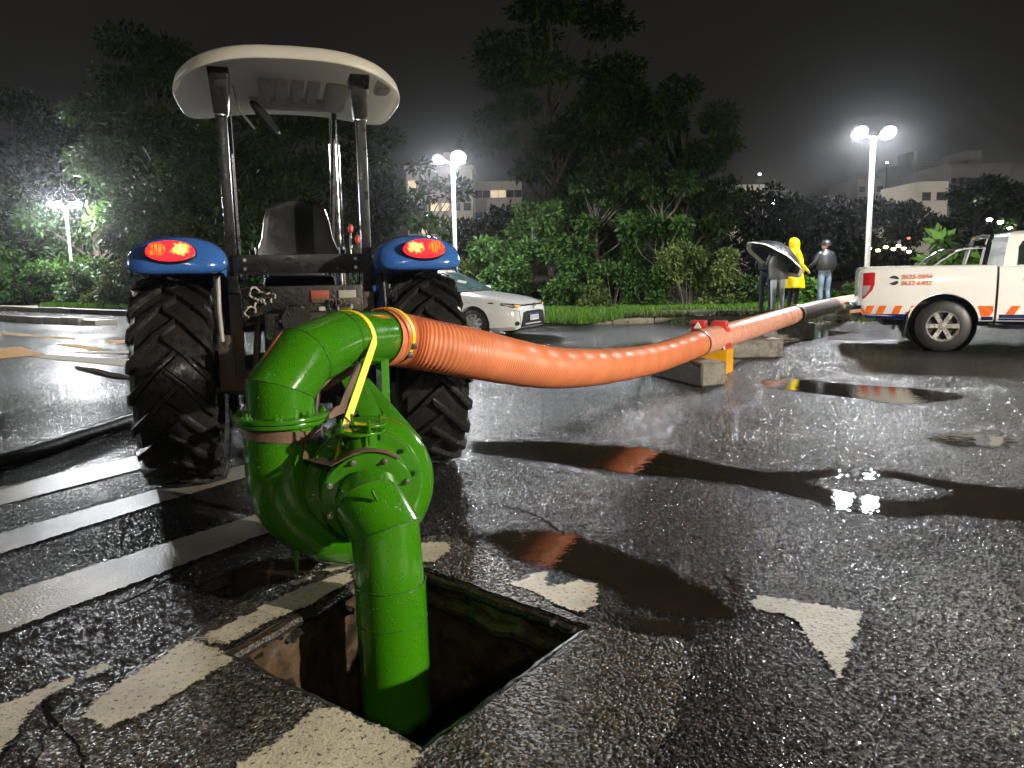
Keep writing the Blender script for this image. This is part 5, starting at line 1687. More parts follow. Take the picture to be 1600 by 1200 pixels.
i = 0
for (pxx, Y, py, sp_, n, m_, lf, lab) in [
        (885, 22.6, 430, 0.75, 3500, LEAF_M, 0.13, 'low green shrub at the front corner of the sedan'),
        (930, 21.6, 442, 0.45, 700, LEAF_Y, 0.17, 'small pale spiky plant at the edge of the grass'),
        (960, 22.8, 405, 0.9, 5000, LEAF_M, 0.12, 'shrub with white specks left of the tallest olive shrub'),
        (1010, 22.3, 420, 0.8, 4500, LEAF_M, 0.12, 'low shrub below the slim young tree'),
        (1075, 22.2, 378, 0.95, 6500, LEAF_Y, 0.12, 'brightest olive shrub with pale flowering tips'),
        (1125, 22.0, 392, 0.8, 5500, LEAF_Y, 0.12, 'olive shrub just left of the umbrella'),
        (1165, 22.6, 430, 0.7, 3800, LEAF_M, 0.12, 'low green shrub under the umbrella rim'),
        (1200, 23.4, 440, 0.7, 3200, LEAF_M, 0.13, 'green shrub behind the people with the umbrella'),
        (1262, 22.6, 432, 0.6, 2500, LEAF_G, 0.18, 'bright broad-leaved bush between raincoat and the man in the cap'),
        (1325, 23.0, 445, 0.7, 3000, LEAF_M, 0.13, 'green shrub right of the man in the cap'),
        (1385, 23.5, 440, 0.9, 3000, LEAF_M, 0.14, 'shrub behind the pickup tailgate'),
        (1475, 21.5, 368, 0.75, 900, LEAF_G, 0.42, 'plant with large bright leaves behind the pickup roll bar'),
        (1540, 22.0, 392, 0.7, 700, LEAF_G, 0.40, 'second large-leaved plant behind the pickup, lower and farther right'),
        (790, 23.0, 405, 0.9, 4500, LEAF_M, 0.13, 'dark shrub behind the sedan bonnet'),
        (735, 24.5, 395, 0.9, 3500, LEAF_Y, 0.13, 'pale lit shrub at the foot of the middle lamp'),
        (15, 33.5, 405, 1.5, 6000, LEAF_M, 0.17, 'hedge shrub at the far left edge'),
        (75, 33.0, 410, 1.4, 6000, LEAF_M, 0.17, 'hedge shrub left of the four-head lamp'),
        (145, 31.5, 400, 1.3, 6500, LEAF_M, 0.16, 'hedge shrub right of the four-head lamp'),
        (200, 29.5, 350, 1.4, 8000, LEAF_Y, 0.16, 'tall bright shrub left of the tractor'),
        (255, 28.0, 330, 1.4, 8500, LEAF_Y, 0.16, 'tallest bright shrub above the left fender'),
        (315, 27.0, 335, 1.4, 8500, LEAF_Y, 0.16, 'bright shrub by the left roll bar post'),
        (390, 27.0, 375, 1.3, 5000, LEAF_M, 0.16, 'shrub seen left of the tractor seat'),
        (545, 26.5, 390, 1.2, 4000, LEAF_M, 0.16, 'shrub seen right of the tractor seat')]:
    i += 1
    shrub(lab, xat(pxx, Y), Y, ztop(py, Y, pxx) - GZ, sp_, n, lf, 60 + i, m_)

# ================================================================== FAR BUILDINGS AND LIGHTS


def building(label, pxl, pxr, pyt, Y, depth, wmat, rows, cols, lit, seed, h_low=0.0, rot=0.0, win=(1.0, 1.0), roofs=True):
    rng = random.Random(seed)
    xl, xr = xat(pxl, Y), xat(pxr, Y); zt = ztop(pyt, Y, (pxl + pxr) / 2)
    t = thing('apartment_building', label, 'building', ((xl + xr) / 2, Y, 0), rot, 'apartment blocks in the distance')
    w = xr - xl
    MB().box((0, depth / 2, zt / 2), (w, depth, zt)).build('wall', wmat, t, smooth=False)
    if roofs:
        MB().box((0, depth / 2, zt + 0.3), (w + 0.5, depth + 0.5, 0.6)).build('parapet', wmat, t, smooth=False)
        MB().box((w * 0.15, depth / 2, zt + 1.6), (w * 0.22, depth * 0.5, 2.4)).build('roof_tank', wmat, t, smooth=False)
    wm = MB().box((0, 0, 0), (win[0], 0.16, win[1])).mesh('window', [WIN_D], smooth=False)
    wlm = MB().box((0, 0, 0), (win[0], 0.16, win[1])).mesh('window', [WIN_L], smooth=False)
    sm = MB().box((0, 0, 0), (win[0] + 0.3, 0.3, 0.12)).mesh('sill', [wmat], smooth=False)
    for r_ in range(rows):
        for c in range(cols):
            x = -w / 2 + w * (c + 0.5) / cols; z = zt - 1.8 - r_ * 3.0
            if z < h_low:
                continue
            wo = link_mesh('window', wlm if rng.random() < lit else wm, t, Matrix.Translation((x, -0.05, z)))
            link_mesh('sill', sm, wo, Matrix.Translation((0, -0.06, -win[1] / 2 - 0.06)))
    return t


building('pale apartment tower behind the middle street lamp, lit windows on its left', 645, 745, 272, 105, 14, WALL_A, 5, 6, 0.28, 1)
building('lower apartment block right of the middle lamp with a lit top row', 748, 820, 288, 112, 12, WALL_A, 3, 6, 0.30, 2, roofs=False)
building('small pale house block far off behind the centre trees', 1138, 1190, 293, 120, 10, WALL_A, 2, 3, 0.0, 3, roofs=False)
building('dark apartment block beside the right lamp pole', 1332, 1372, 284, 135, 12, WALL_A, 2, 3, 0.0, 4, roofs=False)
building('grey tower block right of the right lamp', 1412, 1440, 264, 140, 12, WALL_B, 3, 2, 0.0, 5)
building('pale block of flats with two round windows on the right', 1426, 1470, 288, 96, 10, WALL_A, 2, 2, 0.0, 6, roofs=False)
building('wide grey block of flats at the right with a roof tower', 1472, 1562, 268, 108, 14, WALL_B, 4, 6, 0.05, 7)


def far_lamp(pxx, pyy, Y, r, m_, label, power=0, hgt=None):
    p = at_y(pxx, pyy, Y)
    t = thing('distant_street_light', label, 'street light', (p.x, p.y, 0), 0, 'tiny lights far behind the trees')
    MB().cyl((0, 0, 0), (0, 0, p.z), 0.06, 6).build('pole', BLACKP, t)
    MB().lathe([(-r * 0.7, 0), (-r * 0.6, r * 0.7), (0, r), (r * 0.4, r * 0.8), (r * 0.5, 0)], 10, 'Z', (0, 0, p.z)).build('globe', m_, t)
    if power:
        L = bpy.data.lights.new('far_light', 'POINT'); L.energy = power; L.shadow_soft_size = r; L.color = (1, 0.95, 0.85)
        lo = bpy.data.objects.new('far_light', L); COL.objects.link(lo); lo.parent = t; lo.location = (0, -r * 1.6, p.z)


far_lamp(1210, 315, 70, 0.32, FARLIT_W, 'bright distant white light above the umbrella', 1500)
far_lamp(1187, 272, 118, 0.22, FARLIT_W, 'tiny light high above the small pale house')
far_lamp(1386, 254, 130, 0.22, FARLIT, 'tiny warm light right of the right lamp pole, high up')
far_lamp(958, 288, 90, 0.18, FARLIT_W, 'tiny light glimpsed through the centre trees')
far_lamp(1420, 372, 50, 0.10, FARLIT_R, 'small red light above the pickup tail')
for k, (pxx, pyy) in enumerate([(1358, 388), (1372, 391), (1384, 386), (1396, 389), (1404, 384), (1412, 388), (1420, 393)]):
    far_lamp(pxx, pyy, 44 + k * 0.4, 0.13, FARLIT, ['leftmost', 'second from left', 'third from left', 'middle', 'third from right', 'second from right', 'rightmost'][k] + ' of the warm lights in a row behind the pickup bed')
for k, (pxx, pyy) in enumerate([(1546, 343), (1563, 347), (1578, 356)]):
    far_lamp(pxx, pyy, 42, 0.14, FARLIT_W, ['left', 'middle', 'right'][k] + ' of the three white lights above the pickup cab')
# the street lights that shine on the far blocks stand in their own street
for k, (X, Y, lab) in enumerate([(-9, 86, 'distant street light lighting the pale tower, hidden by trees'), (52, 80, 'distant street light before the right-hand flats, hidden by trees'), (36, 104, 'distant street light near the small pale house, hidden by trees')]):
    t = thing('distant_street_light', lab, 'street light', (X, Y, 0), 0, 'street lights of the far street')
    MB().cyl((0, 0, 0), (0, 0, 7), 0.08, 8).build('pole', POLE, t)
    MB().lathe([(-0.15, 0), (-0.1, 0.2), (0, 0.25), (0.1, 0.2), (0.12, 0)], 12, 'Z', (0, 0, 7.1)).build('globe', FARLIT_W, t)
    L = bpy.data.lights.new('far_light', 'POINT'); L.energy = 5500; L.shadow_soft_size = 0.3; L.color = (1, 0.93, 0.8)
    lo = bpy.data.objects.new('far_light', L); COL.objects.link(lo); lo.parent = t; lo.location = (0, 0.5, 7.1)

# ================================================================== VEHICLES
from mathutils.bvhtree import BVHTree


def loft(stations, sect, close_ends=True):
    mb = MB(); vs = []; fs = []; m = None
    for st in stations:
        half = sect(st)
        ring_ = [(st[0], -y, z) for (y, z) in half] + [(st[0], y, z) for (y, z) in half[::-1]]
        m = len(ring_); vs += ring_
    for i in range(len(stations) - 1):
        for j in range(m):
            fs.append((i * m + j, i * m + (j + 1) % m, (i + 1) * m + (j + 1) % m, (i + 1) * m + j))
    fs += [tuple(range(m))[::-1], tuple(range((len(stations) - 1) * m, len(stations) * m))]
    mb.add(vs, fs)
    return mb


def apply_bool(o, cutters):
    for c in cutters:
        md = o.modifiers.new('cut', 'BOOLEAN'); md.operation = 'DIFFERENCE'; md.object = c; md.solver = 'EXACT'
    dg = bpy.context.evaluated_depsgraph_get(); dg.update()
    me = bpy.data.meshes.new_from_object(o.evaluated_get(dg))
    o.modifiers.clear(); o.data = me
    me.polygons.foreach_set('use_smooth', [True] * len(me.polygons))
    me.set_sharp_from_angle(angle=R(32))
    for c in cutters:
        bpy.data.objects.remove(c)


def bvh_of(o):
    bm = bmesh.new(); bm.from_mesh(o.data); t = BVHTree.FromBMesh(bm); bm.free(); return t


def decal(name, pts2, bvh, plane, material, parent, off=0.005, step=0.05):
    """flat outline laid onto a body: plane 'front' (y,z seen from +x), 'right' (x,z seen from -y)"""
    dense = []
    n = len(pts2)
    for i in range(n):
        a = Vector(pts2[i]); b = Vector(pts2[(i + 1) % n]); k = max(1, int((b - a).length / step))
        dense += [a.lerp(b, j / k) for j in range(k)]
    bm = bmesh.new(); vs = [bm.verts.new((p.x, p.y, 0)) for p in dense]
    ed = [bm.edges.new((vs[i], vs[(i + 1) % len(vs)])) for i in range(len(vs))]
    bmesh.ops.triangle_fill(bm, use_beauty=True, edges=ed)
    bmesh.ops.subdivide_edges(bm, edges=list(bm.edges), cuts=1)
    for v in bm.verts:
        u, w = v.co.x, v.co.y
        if plane == 'front':
            h, nn, _, _ = bvh.ray_cast(Vector((6, u, w)), Vector((-1, 0, 0)))
            v.co = (h + Vector((off, 0, 0))) if h else Vector((2.2, u, w))
        elif plane == 'rear':
            h, nn, _, _ = bvh.ray_cast(Vector((-6, u, w)), Vector((1, 0, 0)))
            v.co = (h - Vector((off, 0, 0))) if h else Vector((-2.2, u, w))
        elif plane == 'right':
            h, nn, _, _ = bvh.ray_cast(Vector((u, -4, w)), Vector((0, 1, 0)))
            v.co = (h - Vector((0, off, 0))) if h else Vector((u, -0.9, w))
        elif plane == 'left':
            h, nn, _, _ = bvh.ray_cast(Vector((u, 4, w)), Vector((0, -1, 0)))
            v.co = (h + Vector((0, off, 0))) if h else Vector((u, 0.9, w))
    bmesh.ops.recalc_face_normals(bm, faces=bm.faces)
    me = bpy.data.meshes.new(name); bm.to_mesh(me); bm.free(); me.materials.append(material)
    o = link_mesh(name, me, parent)
    md = o.modifiers.new('thick', 'SOLIDIFY'); md.thickness = off * 0.8; md.offset = 0
    return o


def road_wheel(parent, c, r, w, rimr, spokes, side_, split=1):
    mb = MB().lathe([(-w / 2, rimr), (-w / 2, r - 0.045), (-w * 0.42, r - 0.01), (0, r), (w * 0.42, r - 0.01), (w / 2, r - 0.045), (w / 2, rimr)], 48, 'Y')
    t = mb.build('wheel', RUBBER_D, parent); t.location = c
    yo = side_ * w * 0.44
    rb = MB().lathe([(yo, rimr + 0.006), (yo + side_ * 0.008, rimr - 0.006), (yo - side_ * 0.02, rimr - 0.03), (-yo, rimr - 0.04)], 48, 'Y')
    rb.build('rim', ALLOY, t)
    MB().lathe([(yo - side_ * 0.09, 0), (yo - side_ * 0.09, rimr - 0.01)], 32, 'Y').build('brake_disc', BLACKPL, t)
    sp_ = MB()
    for k in range(spokes):
        a = 2 * math.pi * k / spokes
        for q in ([0] if split == 1 else [-0.12, 0.12]):
            aa = a + q
            c0 = Vector((math.cos(a) * 0.05, 0, math.sin(a) * 0.05)); c1 = Vector((math.cos(aa) * (rimr - 0.015), 0, math.sin(aa) * (rimr - 0.015)))
            tn = Vector((-math.sin(aa), 0, math.cos(aa)))
            w0, w1 = (0.030, 0.034) if split == 1 else (0.018, 0.017)
            y0, y1 = yo - side_ * 0.012, yo - side_ * 0.004
            P = [c0 - tn * w0 + Vector((0, y0, 0)), c0 + tn * w0 + Vector((0, y0, 0)), c1 + tn * w1 + Vector((0, y1, 0)), c1 - tn * w1 + Vector((0, y1, 0))]
            P += [p + Vector((0, -side_ * 0.035, 0)) for p in P]
            sp_.add(P, [(0, 1, 2, 3), (7, 6, 5, 4), (0, 4, 5, 1), (1, 5, 6, 2), (2, 6, 7, 3), (3, 7, 4, 0)])
    sp_.lathe([(yo, 0), (yo, 0.045), (yo - side_ * 0.01, 0.06), (yo - side_ * 0.05, 0.062)], 24, 'Y')
    sp_.build('spokes', ALLOY, t, smooth=False)
    return t


def strip3(name, pts, r, material, parent, n=6):
    return MB().tube(pts, r, n).build(name, material, parent)


# ---- white sedan, coming from behind the tractor
SED = thing('sedan', 'white sedan with lit amber indicator parked behind the tractor', 'car', (-1.52, 16.15, 0), R(-27))
SED.scale = (0.95, 0.95, 0.95)


def sec(st):
    x, w, b, t_ = st
    return [(0.0, b), (w * 0.86, b), (w * 0.97, b + 0.07), (w, b + (t_ - b) * 0.42), (w * 0.985, b + (t_ - b) * 0.66), (w * 0.93, t_ - 0.055), (w * 0.84, t_ - 0.012), (w * 0.5, t_ + 0.012), (0.0, t_ + 0.022)]


st = [(2.32, 0.50, 0.30, 0.60), (2.30, 0.62, 0.24, 0.66), (2.23, 0.74, 0.20, 0.715), (2.10, 0.82, 0.19, 0.765), (1.9, 0.865, 0.18, 0.82), (1.55, 0.885, 0.18, 0.875), (1.1, 0.89, 0.18, 0.935), (0.85, 0.89, 0.18, 0.965),
      (0.2, 0.89, 0.18, 0.96), (-0.8, 0.89, 0.18, 0.985), (-1.4, 0.885, 0.2, 1.02), (-1.9, 0.86, 0.24, 1.03), (-2.2, 0.78, 0.32, 1.0), (-2.28, 0.6, 0.45, 0.9)]
body = loft(st, sec).build('body', CARW, SED, autosmooth=30)
cut = []
for x in (1.38, -1.32):
    for s in (-1, 1):
        c = MB().cyl((x, s * 0.62, 0.32), (x, s * 1.1, 0.32), 0.365, 40).build('cutter', CARW); cut.append(c)
SED_M = SED.matrix_world
body.parent = None
apply_bool(body, cut)
body.parent = SED
bt = bvh_of(body)
gh = MB(); rows = [((0.98, 0.80), (-1.78, 0.72), 0.95), ((0.60, 0.735), (-1.42, 0.68), 1.16), ((0.16, 0.645), (-0.98, 0.62), 1.36), ((-0.02, 0.58), (-0.85, 0.56), 1.405), ((-0.2, 0.35), (-0.7, 0.33), 1.425)]
vs = []; fs = []
for (f_, r_, z) in rows:
    vs += [(f_[0] + 0.04, 0, z), (f_[0], f_[1], z), (r_[0], r_[1], z), (r_[0] - 0.03, 0, z), (r_[0], -r_[1], z), (f_[0], -f_[1], z)]
for i in range(4):
    for j in range(6):
        fs.append((i * 6 + j, i * 6 + (j + 1) % 6, (i + 1) * 6 + (j + 1) % 6, (i + 1) * 6 + j))
fs.append(tuple(range(24, 30)))
gh.add(vs, fs); ghb = gh.build('roof', CARW, SED, autosmooth=50)


def pane(name, P, material, parent, off):
    mb = MB(); c = sum((Vector(p) for p in P), Vector()) / len(P)
    o_ = Vector(off)
    m_ = len(P)
    mb.add([Vector(p) + o_ for p in P] + [Vector(p) - o_ * 0.5 for p in P], [tuple(range(m_)), tuple(range(2 * m_ - 1, m_ - 1, -1))] + [(i, (i + 1) % m_, (i + 1) % m_ + m_, i + m_) for i in range(m_)])
    return mb.build(name, material, parent, smooth=False)


pane('windscreen', [(0.955, -0.755, 0.965), (1.0, 0, 0.965), (0.955, 0.755, 0.965), (0.60, 0.69, 1.16), (0.19, 0.60, 1.345), (0.225, 0, 1.355), (0.19, -0.60, 1.345), (0.60, -0.69, 1.16)], GLASS_S, SED, (0.008, 0, 0.010))
for s in (-1, 1):
    pane('side_window', [(0.82, s * 0.79, 0.985), (0.56, s * 0.742, 1.14), (0.14, s * 0.655, 1.345), (-0.45, s * 0.65, 1.35), (-0.45, s * 0.77, 0.985)], GLASS, SED, (0, s * 0.012, 0.004))
    pane('side_window', [(-0.52, s * 0.77, 0.985), (-0.52, s * 0.65, 1.35), (-0.93, s * 0.635, 1.34), (-1.42, s * 0.72, 1.05), (-1.45, s * 0.74, 0.985)], GLASS, SED, (0, s * 0.012, 0.004))
    for x in (1.38, -1.32):
        road_wheel(SED, (x, s * 0.79, 0.318), 0.318, 0.20, 0.215, 10, s)
    MB().box((0.72, s * 0.97, 1.0), (0.10, 0.20, 0.12)).build('wing_mirror', CARW, SED, bevel=0.03)
    # headlight: dark swept shape with clear and amber parts
    decal('headlight', [(s * 0.42, 0.675), (s * 0.62, 0.655), (s * 0.72, 0.645), (s * 0.80, 0.69), (s * 0.855, 0.765), (s * 0.78, 0.74), (s * 0.6, 0.715), (s * 0.42, 0.70)], bt, 'front', BLACKPL, SED, 0.006)
    decal('headlight_lens', [(s * 0.70, 0.665), (s * 0.755, 0.675), (s * 0.80, 0.715), (s * 0.76, 0.71), (s * 0.70, 0.70)], bt, 'front', CLEARLENS, SED, 0.012)
    decal('indicator', [(s * 0.50, 0.672), (s * 0.66, 0.66), (s * 0.67, 0.698), (s * 0.54, 0.694)], bt, 'front', AMBER, SED, 0.012)
    decal('fog_light', [(s * 0.66 + 0.05 * math.cos(a), 0.33 + 0.045 * math.sin(a)) for a in np.linspace(0, 2 * math.pi, 14)[:-1]], bt, 'front', BLACKPL, SED, 0.007)
    decal('bumper_crease', [(s * 0.60, 0.58), (s * 0.74, 0.60), (s * 0.745, 0.594), (s * 0.61, 0.573), (s * 0.575, 0.30), (s * 0.565, 0.30)], bt, 'front', BLACKPL, SED, 0.003)
decal('upper_grille', [(-0.42, 0.672), (0.42, 0.672), (0.42, 0.70), (-0.42, 0.70)], bt, 'front', BLACKPL, SED, 0.006)
decal('chrome_strip', [(-0.40, 0.676), (0.40, 0.676), (0.40, 0.684), (-0.40, 0.684)], bt, 'front', CHROME, SED, 0.010)
decal('lower_grille', [(-0.56, 0.25), (0.56, 0.25), (0.47, 0.545), (0.30, 0.57), (-0.30, 0.57), (-0.47, 0.545)], bt, 'front', BLACKPL, SED, 0.007)
em = [Vector((2.345, 0.075 * math.cos(a), 0.665 + 0.05 * math.sin(a))) for a in np.linspace(0, 2 * math.pi, 21)]
MB().tube(em, 0.009, 6, caps=False).build('emblem_ring', CHROME, SED)
em = [Vector((2.347, 0.030 * math.cos(a), 0.665 + 0.047 * math.sin(a))) for a in np.linspace(0, 2 * math.pi, 17)]
MB().tube(em, 0.007, 6, caps=False).build('emblem_ring', CHROME, SED)
em = [Vector((2.347, 0.06 * math.cos(a), 0.685 + 0.018 * math.sin(a))) for a in np.linspace(0, 2 * math.pi, 17)]
MB().tube(em, 0.007, 6, caps=False).build('emblem_ring', CHROME, SED)
npz = MB().box((2.345, 0, 0.44), (0.012, 0.40, 0.14)).build('number_plate', PLATE_W, SED)
MB().box((2.353, 0, 0.495), (0.004, 0.40, 0.032)).build('plate_band', PLATE_B, npz)
for k in range(7):
    MB().box((2.353, -0.15 + k * 0.05, 0.43), (0.003, 0.026, 0.06)).build('plate_mark', HOUSING, npz)
decal('door_gap', [(0.80, 0.30), (0.81, 0.30), (0.83, 0.93), (0.82, 0.93)], bt, 'right', BLACKPL, SED, 0.003)
strip3('cowl', [(0.97, -0.72, 0.965), (1.03, -0.35, 0.972), (1.045, 0, 0.975), (1.03, 0.35, 0.972), (0.97, 0.72, 0.965)], 0.022, BLACKPL, SED)
strip3('wiper', [(0.99, -0.45, 0.985), (0.86, 0.10, 1.05)], 0.008, BLACKPL, SED)

# ---- white pickup, side on
TAILCLEAR = mat('tail_clear_lens', (0.34, 0.31, 0.28), 0.2, coat=1.0)
TRK = thing('pickup_truck', 'white crew-cab pickup truck with orange and navy stripes and chrome roll bar', 'pickup truck', (6.84, 12.42, 0), R(-21))


def sec2(st):
    x, w, b, t_ = st
    return [(0.0, b), (w * 0.93, b), (w * 0.975, b + 0.05), (w, b + (t_ - b) * 0.35), (w, b + (t_ - b) * 0.62), (w * 0.975, t_ - 0.10), (w * 0.955, t_ - 0.02), (w * 0.93, t_), (0.0, t_ + 0.002)]


bed = loft([(-1.15, 0.84, 0.60, 1.20), (-1.125, 0.885, 0.55, 1.255), (-1.05, 0.91, 0.50, 1.275), (-0.5, 0.925, 0.47, 1.285), (0.2, 0.93, 0.46, 1.285), (0.655, 0.93, 0.46, 1.285)], sec2).build('cargo_bed', CARW, None, autosmooth=30)
cut = [MB().cyl((0, -1.2, 0.40), (0, -0.45, 0.40), 0.475, 48).build('cutter', CARW), MB().cyl((0, 1.2, 0.40), (0, 0.45, 0.40), 0.475, 48).build('cutter', CARW),
       MB().box((-0.22, 0, 1.2), (1.66, 1.56, 0.8)).build('cutter', CARW)]
apply_bool(bed, cut)
bed.parent = TRK
cab = loft([(0.69, 0.925, 0.46, 1.27), (1.2, 0.93, 0.46, 1.265), (2.2, 0.93, 0.46, 1.24), (2.9, 0.925, 0.46, 1.20), (3.3, 0.92, 0.46, 1.17), (3.9, 0.89, 0.46, 1.10), (4.1, 0.8, 0.48, 1.02), (4.15, 0.7, 0.55, 0.9)], sec2).build('cab_body', CARW, None, autosmooth=30)
cut = [MB().cyl((3.22, s * 1.2, 0.40), (3.22, s * 0.45, 0.40), 0.46, 48).build('cutter', CARW) for s in (-1, 1)]
apply_bool(cab, cut)
cab.parent = TRK
bb = bvh_of(bed); bc = bvh_of(cab)
for s in (-1, 1):
    for x in (0.0, 3.22):
        road_wheel(TRK, (x, s * 0.80, 0.385), 0.388, 0.26, 0.235, 6, s)
        MB().lathe([(s * 0.50, 0.001), (s * 0.50, 0.46), (s * 0.86, 0.462)], 32, 'Y', (x, 0, 0.40)).build('wheel_arch_liner', BLACKPL, TRK)
gh = MB(); rows = [((2.98, 0.86), (0.73, 0.86), 1.235), ((2.55, 0.80), (0.76, 0.82), 1.50), ((2.20, 0.735), (0.80, 0.755), 1.70), ((1.95, 0.68), (0.86, 0.70), 1.762), ((1.75, 0.45), (1.0, 0.45), 1.785)]
vs = []; fs = []
for (f_, r_, z) in rows:
    vs += [(f_[0] + 0.05, 0, z), (f_[0], f_[1], z), (r_[0], r_[1], z), (r_[0] - 0.01, 0, z), (r_[0], -r_[1], z), (f_[0], -f_[1], z)]
for i in range(4):
    for j in range(6):
        fs.append((i * 6 + j, i * 6 + (j + 1) % 6, (i + 1) * 6 + (j + 1) % 6, (i + 1) * 6 + j))
fs.append(tuple(range(24, 30)))
gh.add(vs, fs); gh.build('cab_roof', CARW, TRK, autosmooth=60)
for s in (-1, 1):
    q = 0.02
    pane('side_window', [(0.93, s * 0.872, 1.285), (1.86, s * 0.872, 1.285), (1.86, s * 0.765, 1.655), (1.15, s * 0.775, 1.655), (0.99, s * 0.79, 1.63), (0.93, s * 0.81, 1.54)], GLASS, TRK, (0, s * 0.012, 0.003))
    pane('side_window', [(1.94, s * 0.870, 1.285), (2.72, s * 0.855, 1.285), (2.5, s * 0.80, 1.46), (2.2, s * 0.748, 1.64), (1.94, s * 0.760, 1.66)], GLASS, TRK, (0, s * 0.012, 0.003))
    side_ = 'right' if s < 0 else 'left'
    decal('door_gap', [(1.90, 0.60), (1.912, 0.60), (1.912, 1.20), (1.90, 1.20)], bc, side_, BLACKPL, TRK, 0.003)
    MB().box((1.12, s * 0.952, 1.085), (0.21, 0.03, 0.035)).build('door_handle', CHROME, TRK, bevel=0.01)
    MB().box((2.12, s * 0.952, 1.075), (0.21, 0.03, 0.035)).build('door_handle', CHROME, TRK, bevel=0.01)
    # tail lamp wraps the rear corner
    decal('tail_lamp', [(-1.128, 0.79), (-1.10, 0.80), (-0.99, 0.93), (-0.965, 1.02), (-0.96, 1.19), (-0.99, 1.20), (-1.128, 1.19)], bb, side_, REDLENS, TRK, 0.010, 0.03)
    decal('tail_lamp_lens', [(-1.122, 0.83), (-1.09, 0.85), (-1.035, 0.93), (-1.02, 1.0), (-1.122, 1.0)], bb, side_, TAILCLEAR, TRK, 0.016, 0.03)
    # stripes along the sill: slanted orange bars over a navy band
    for x0 in (-1.10, -0.93, -0.71, -0.49):
        decal('orange_stripe', [(x0, 0.565), (x0 + 0.10, 0.565), (x0 + 0.15, 0.69), (x0 + 0.05, 0.69)], bb, side_, DECAL_O, TRK, 0.0035, 0.04)
    decal('navy_band', [(-1.08, 0.50), (-0.50, 0.475), (-0.47, 0.562), (-1.08, 0.562)], bb, side_, DECAL_B, TRK, 0.003, 0.06)
    decal('orange_stripe', [(0.49, 0.535), (0.60, 0.535), (0.64, 0.60), (0.64, 0.69), (0.44, 0.69)], bb, side_, DECAL_O, TRK, 0.0035, 0.04)
    decal('navy_band', [(0.50, 0.475), (0.645, 0.475), (0.645, 0.53), (0.49, 0.53)], bb, side_, DECAL_B, TRK, 0.003, 0.06)
    for k in range(8):
        x0 = 0.80 + k * 0.235
        decal('orange_stripe', [(x0, 0.565), (x0 + 0.11, 0.565), (x0 + 0.18, 0.69), (x0 + 0.07, 0.69)], bc, side_, DECAL_O, TRK, 0.0035, 0.04)
    decal('navy_band', [(0.72, 0.475), (2.68, 0.475), (2.68, 0.562), (0.72, 0.562)], bc, side_, DECAL_B, TRK, 0.003, 0.08)
    # sports bar behind the cab
    strip3('roll_bar', [(-0.22, s * 0.82, 1.27), (0.0, s * 0.79, 1.42), (0.12, s * 0.77, 1.505), (0.24, s * 0.75, 1.545), (0.56, s * 0.72, 1.56)], 0.028, CHROME, TRK, 10)
    strip3('roll_hoop', [(0.50, s * 0.84, 1.28), (0.56, s * 0.76, 1.60), (0.60, s * 0.66, 1.70), (0.61, 0, 1.72)], 0.036, CHROME, TRK, 10)
    MB().box((-0.50, s * 0.80, 0.40), (0.025, 0.28, 0.40), Matrix.Rotation(R(6), 3, 'Y')).build('mud_flap', BLACKPL, TRK)
    MB().box((2.78, s * 1.02, 1.30), (0.12, 0.22, 0.18)).build('wing_mirror', CARW, TRK, bevel=0.04)
    strip3('side_step', [(0.60, s * 0.86, 0.40), (0.8, s * 0.93, 0.385), (2.6, s * 0.93, 0.385), (2.75, s * 0.86, 0.40)], 0.035, CHROME, TRK, 8)
pane('windscreen', [(2.99, -0.80, 1.25), (3.04, 0, 1.25), (2.99, 0.80, 1.25), (2.25, 0.69, 1.68), (2.29, 0, 1.69), (2.25, -0.69, 1.68)], GLASS_S, TRK, (0.012, 0, 0.010))
bmp = MB().tube([(-1.10, -0.90, 0.62), (-1.22, -0.82, 0.60), (-1.27, -0.5, 0.60), (-1.27, 0.5, 0.60), (-1.22, 0.82, 0.60), (-1.10, 0.90, 0.62)], 0.085, 10).build('rear_bumper', CHROME, TRK)
MB().box((1.5, 0, 0.44), (4.6, 1.2, 0.14)).build('chassis', BLACKPL, TRK)
MB().box((0.672, 0, 0.88), (0.03, 1.78, 0.76)).build('bed_gap', BLACKPL, TRK)
MB().box((4.14, 0, 0.83), (0.05, 1.1, 0.24)).build('front_grille', BLACKPL, TRK, bevel=0.02)
for s in (-1, 1):
    MB().box((4.06, s * 0.68, 0.90), (0.10, 0.24, 0.16)).build('headlight', CLEARLENS, TRK, bevel=0.03)
# emblem and telephone numbers on the bed side
for a0, a1, dx in ((R(15), R(150), 0.0), (R(195), R(330), 0.0)):
    pts = [(-0.70 + 0.075 * math.cos(a), 1.075 + 0.072 * math.sin(a)) for a in np.linspace(a0, a1, 9)]
    q = 0.03 if a0 < 2 else -0.03
    pts += [(-0.70 + 0.05, 1.075 + q * 0.6), (-0.70 - 0.02, 1.075 + q * 0.1 + (0.01 if q > 0 else -0.02)), (-0.70 - 0.055, 1.075 + (0.012 if q > 0 else -0.034))] if q > 0 else [(-0.70 + 0.05, 1.075 - 0.005), (-0.70, 1.075 - 0.02), (-0.70 - 0.06, 1.075 - 0.048)]
    decal('emblem', pts, bb, 'right', DECAL_K, TRK, 0.004, 0.03)


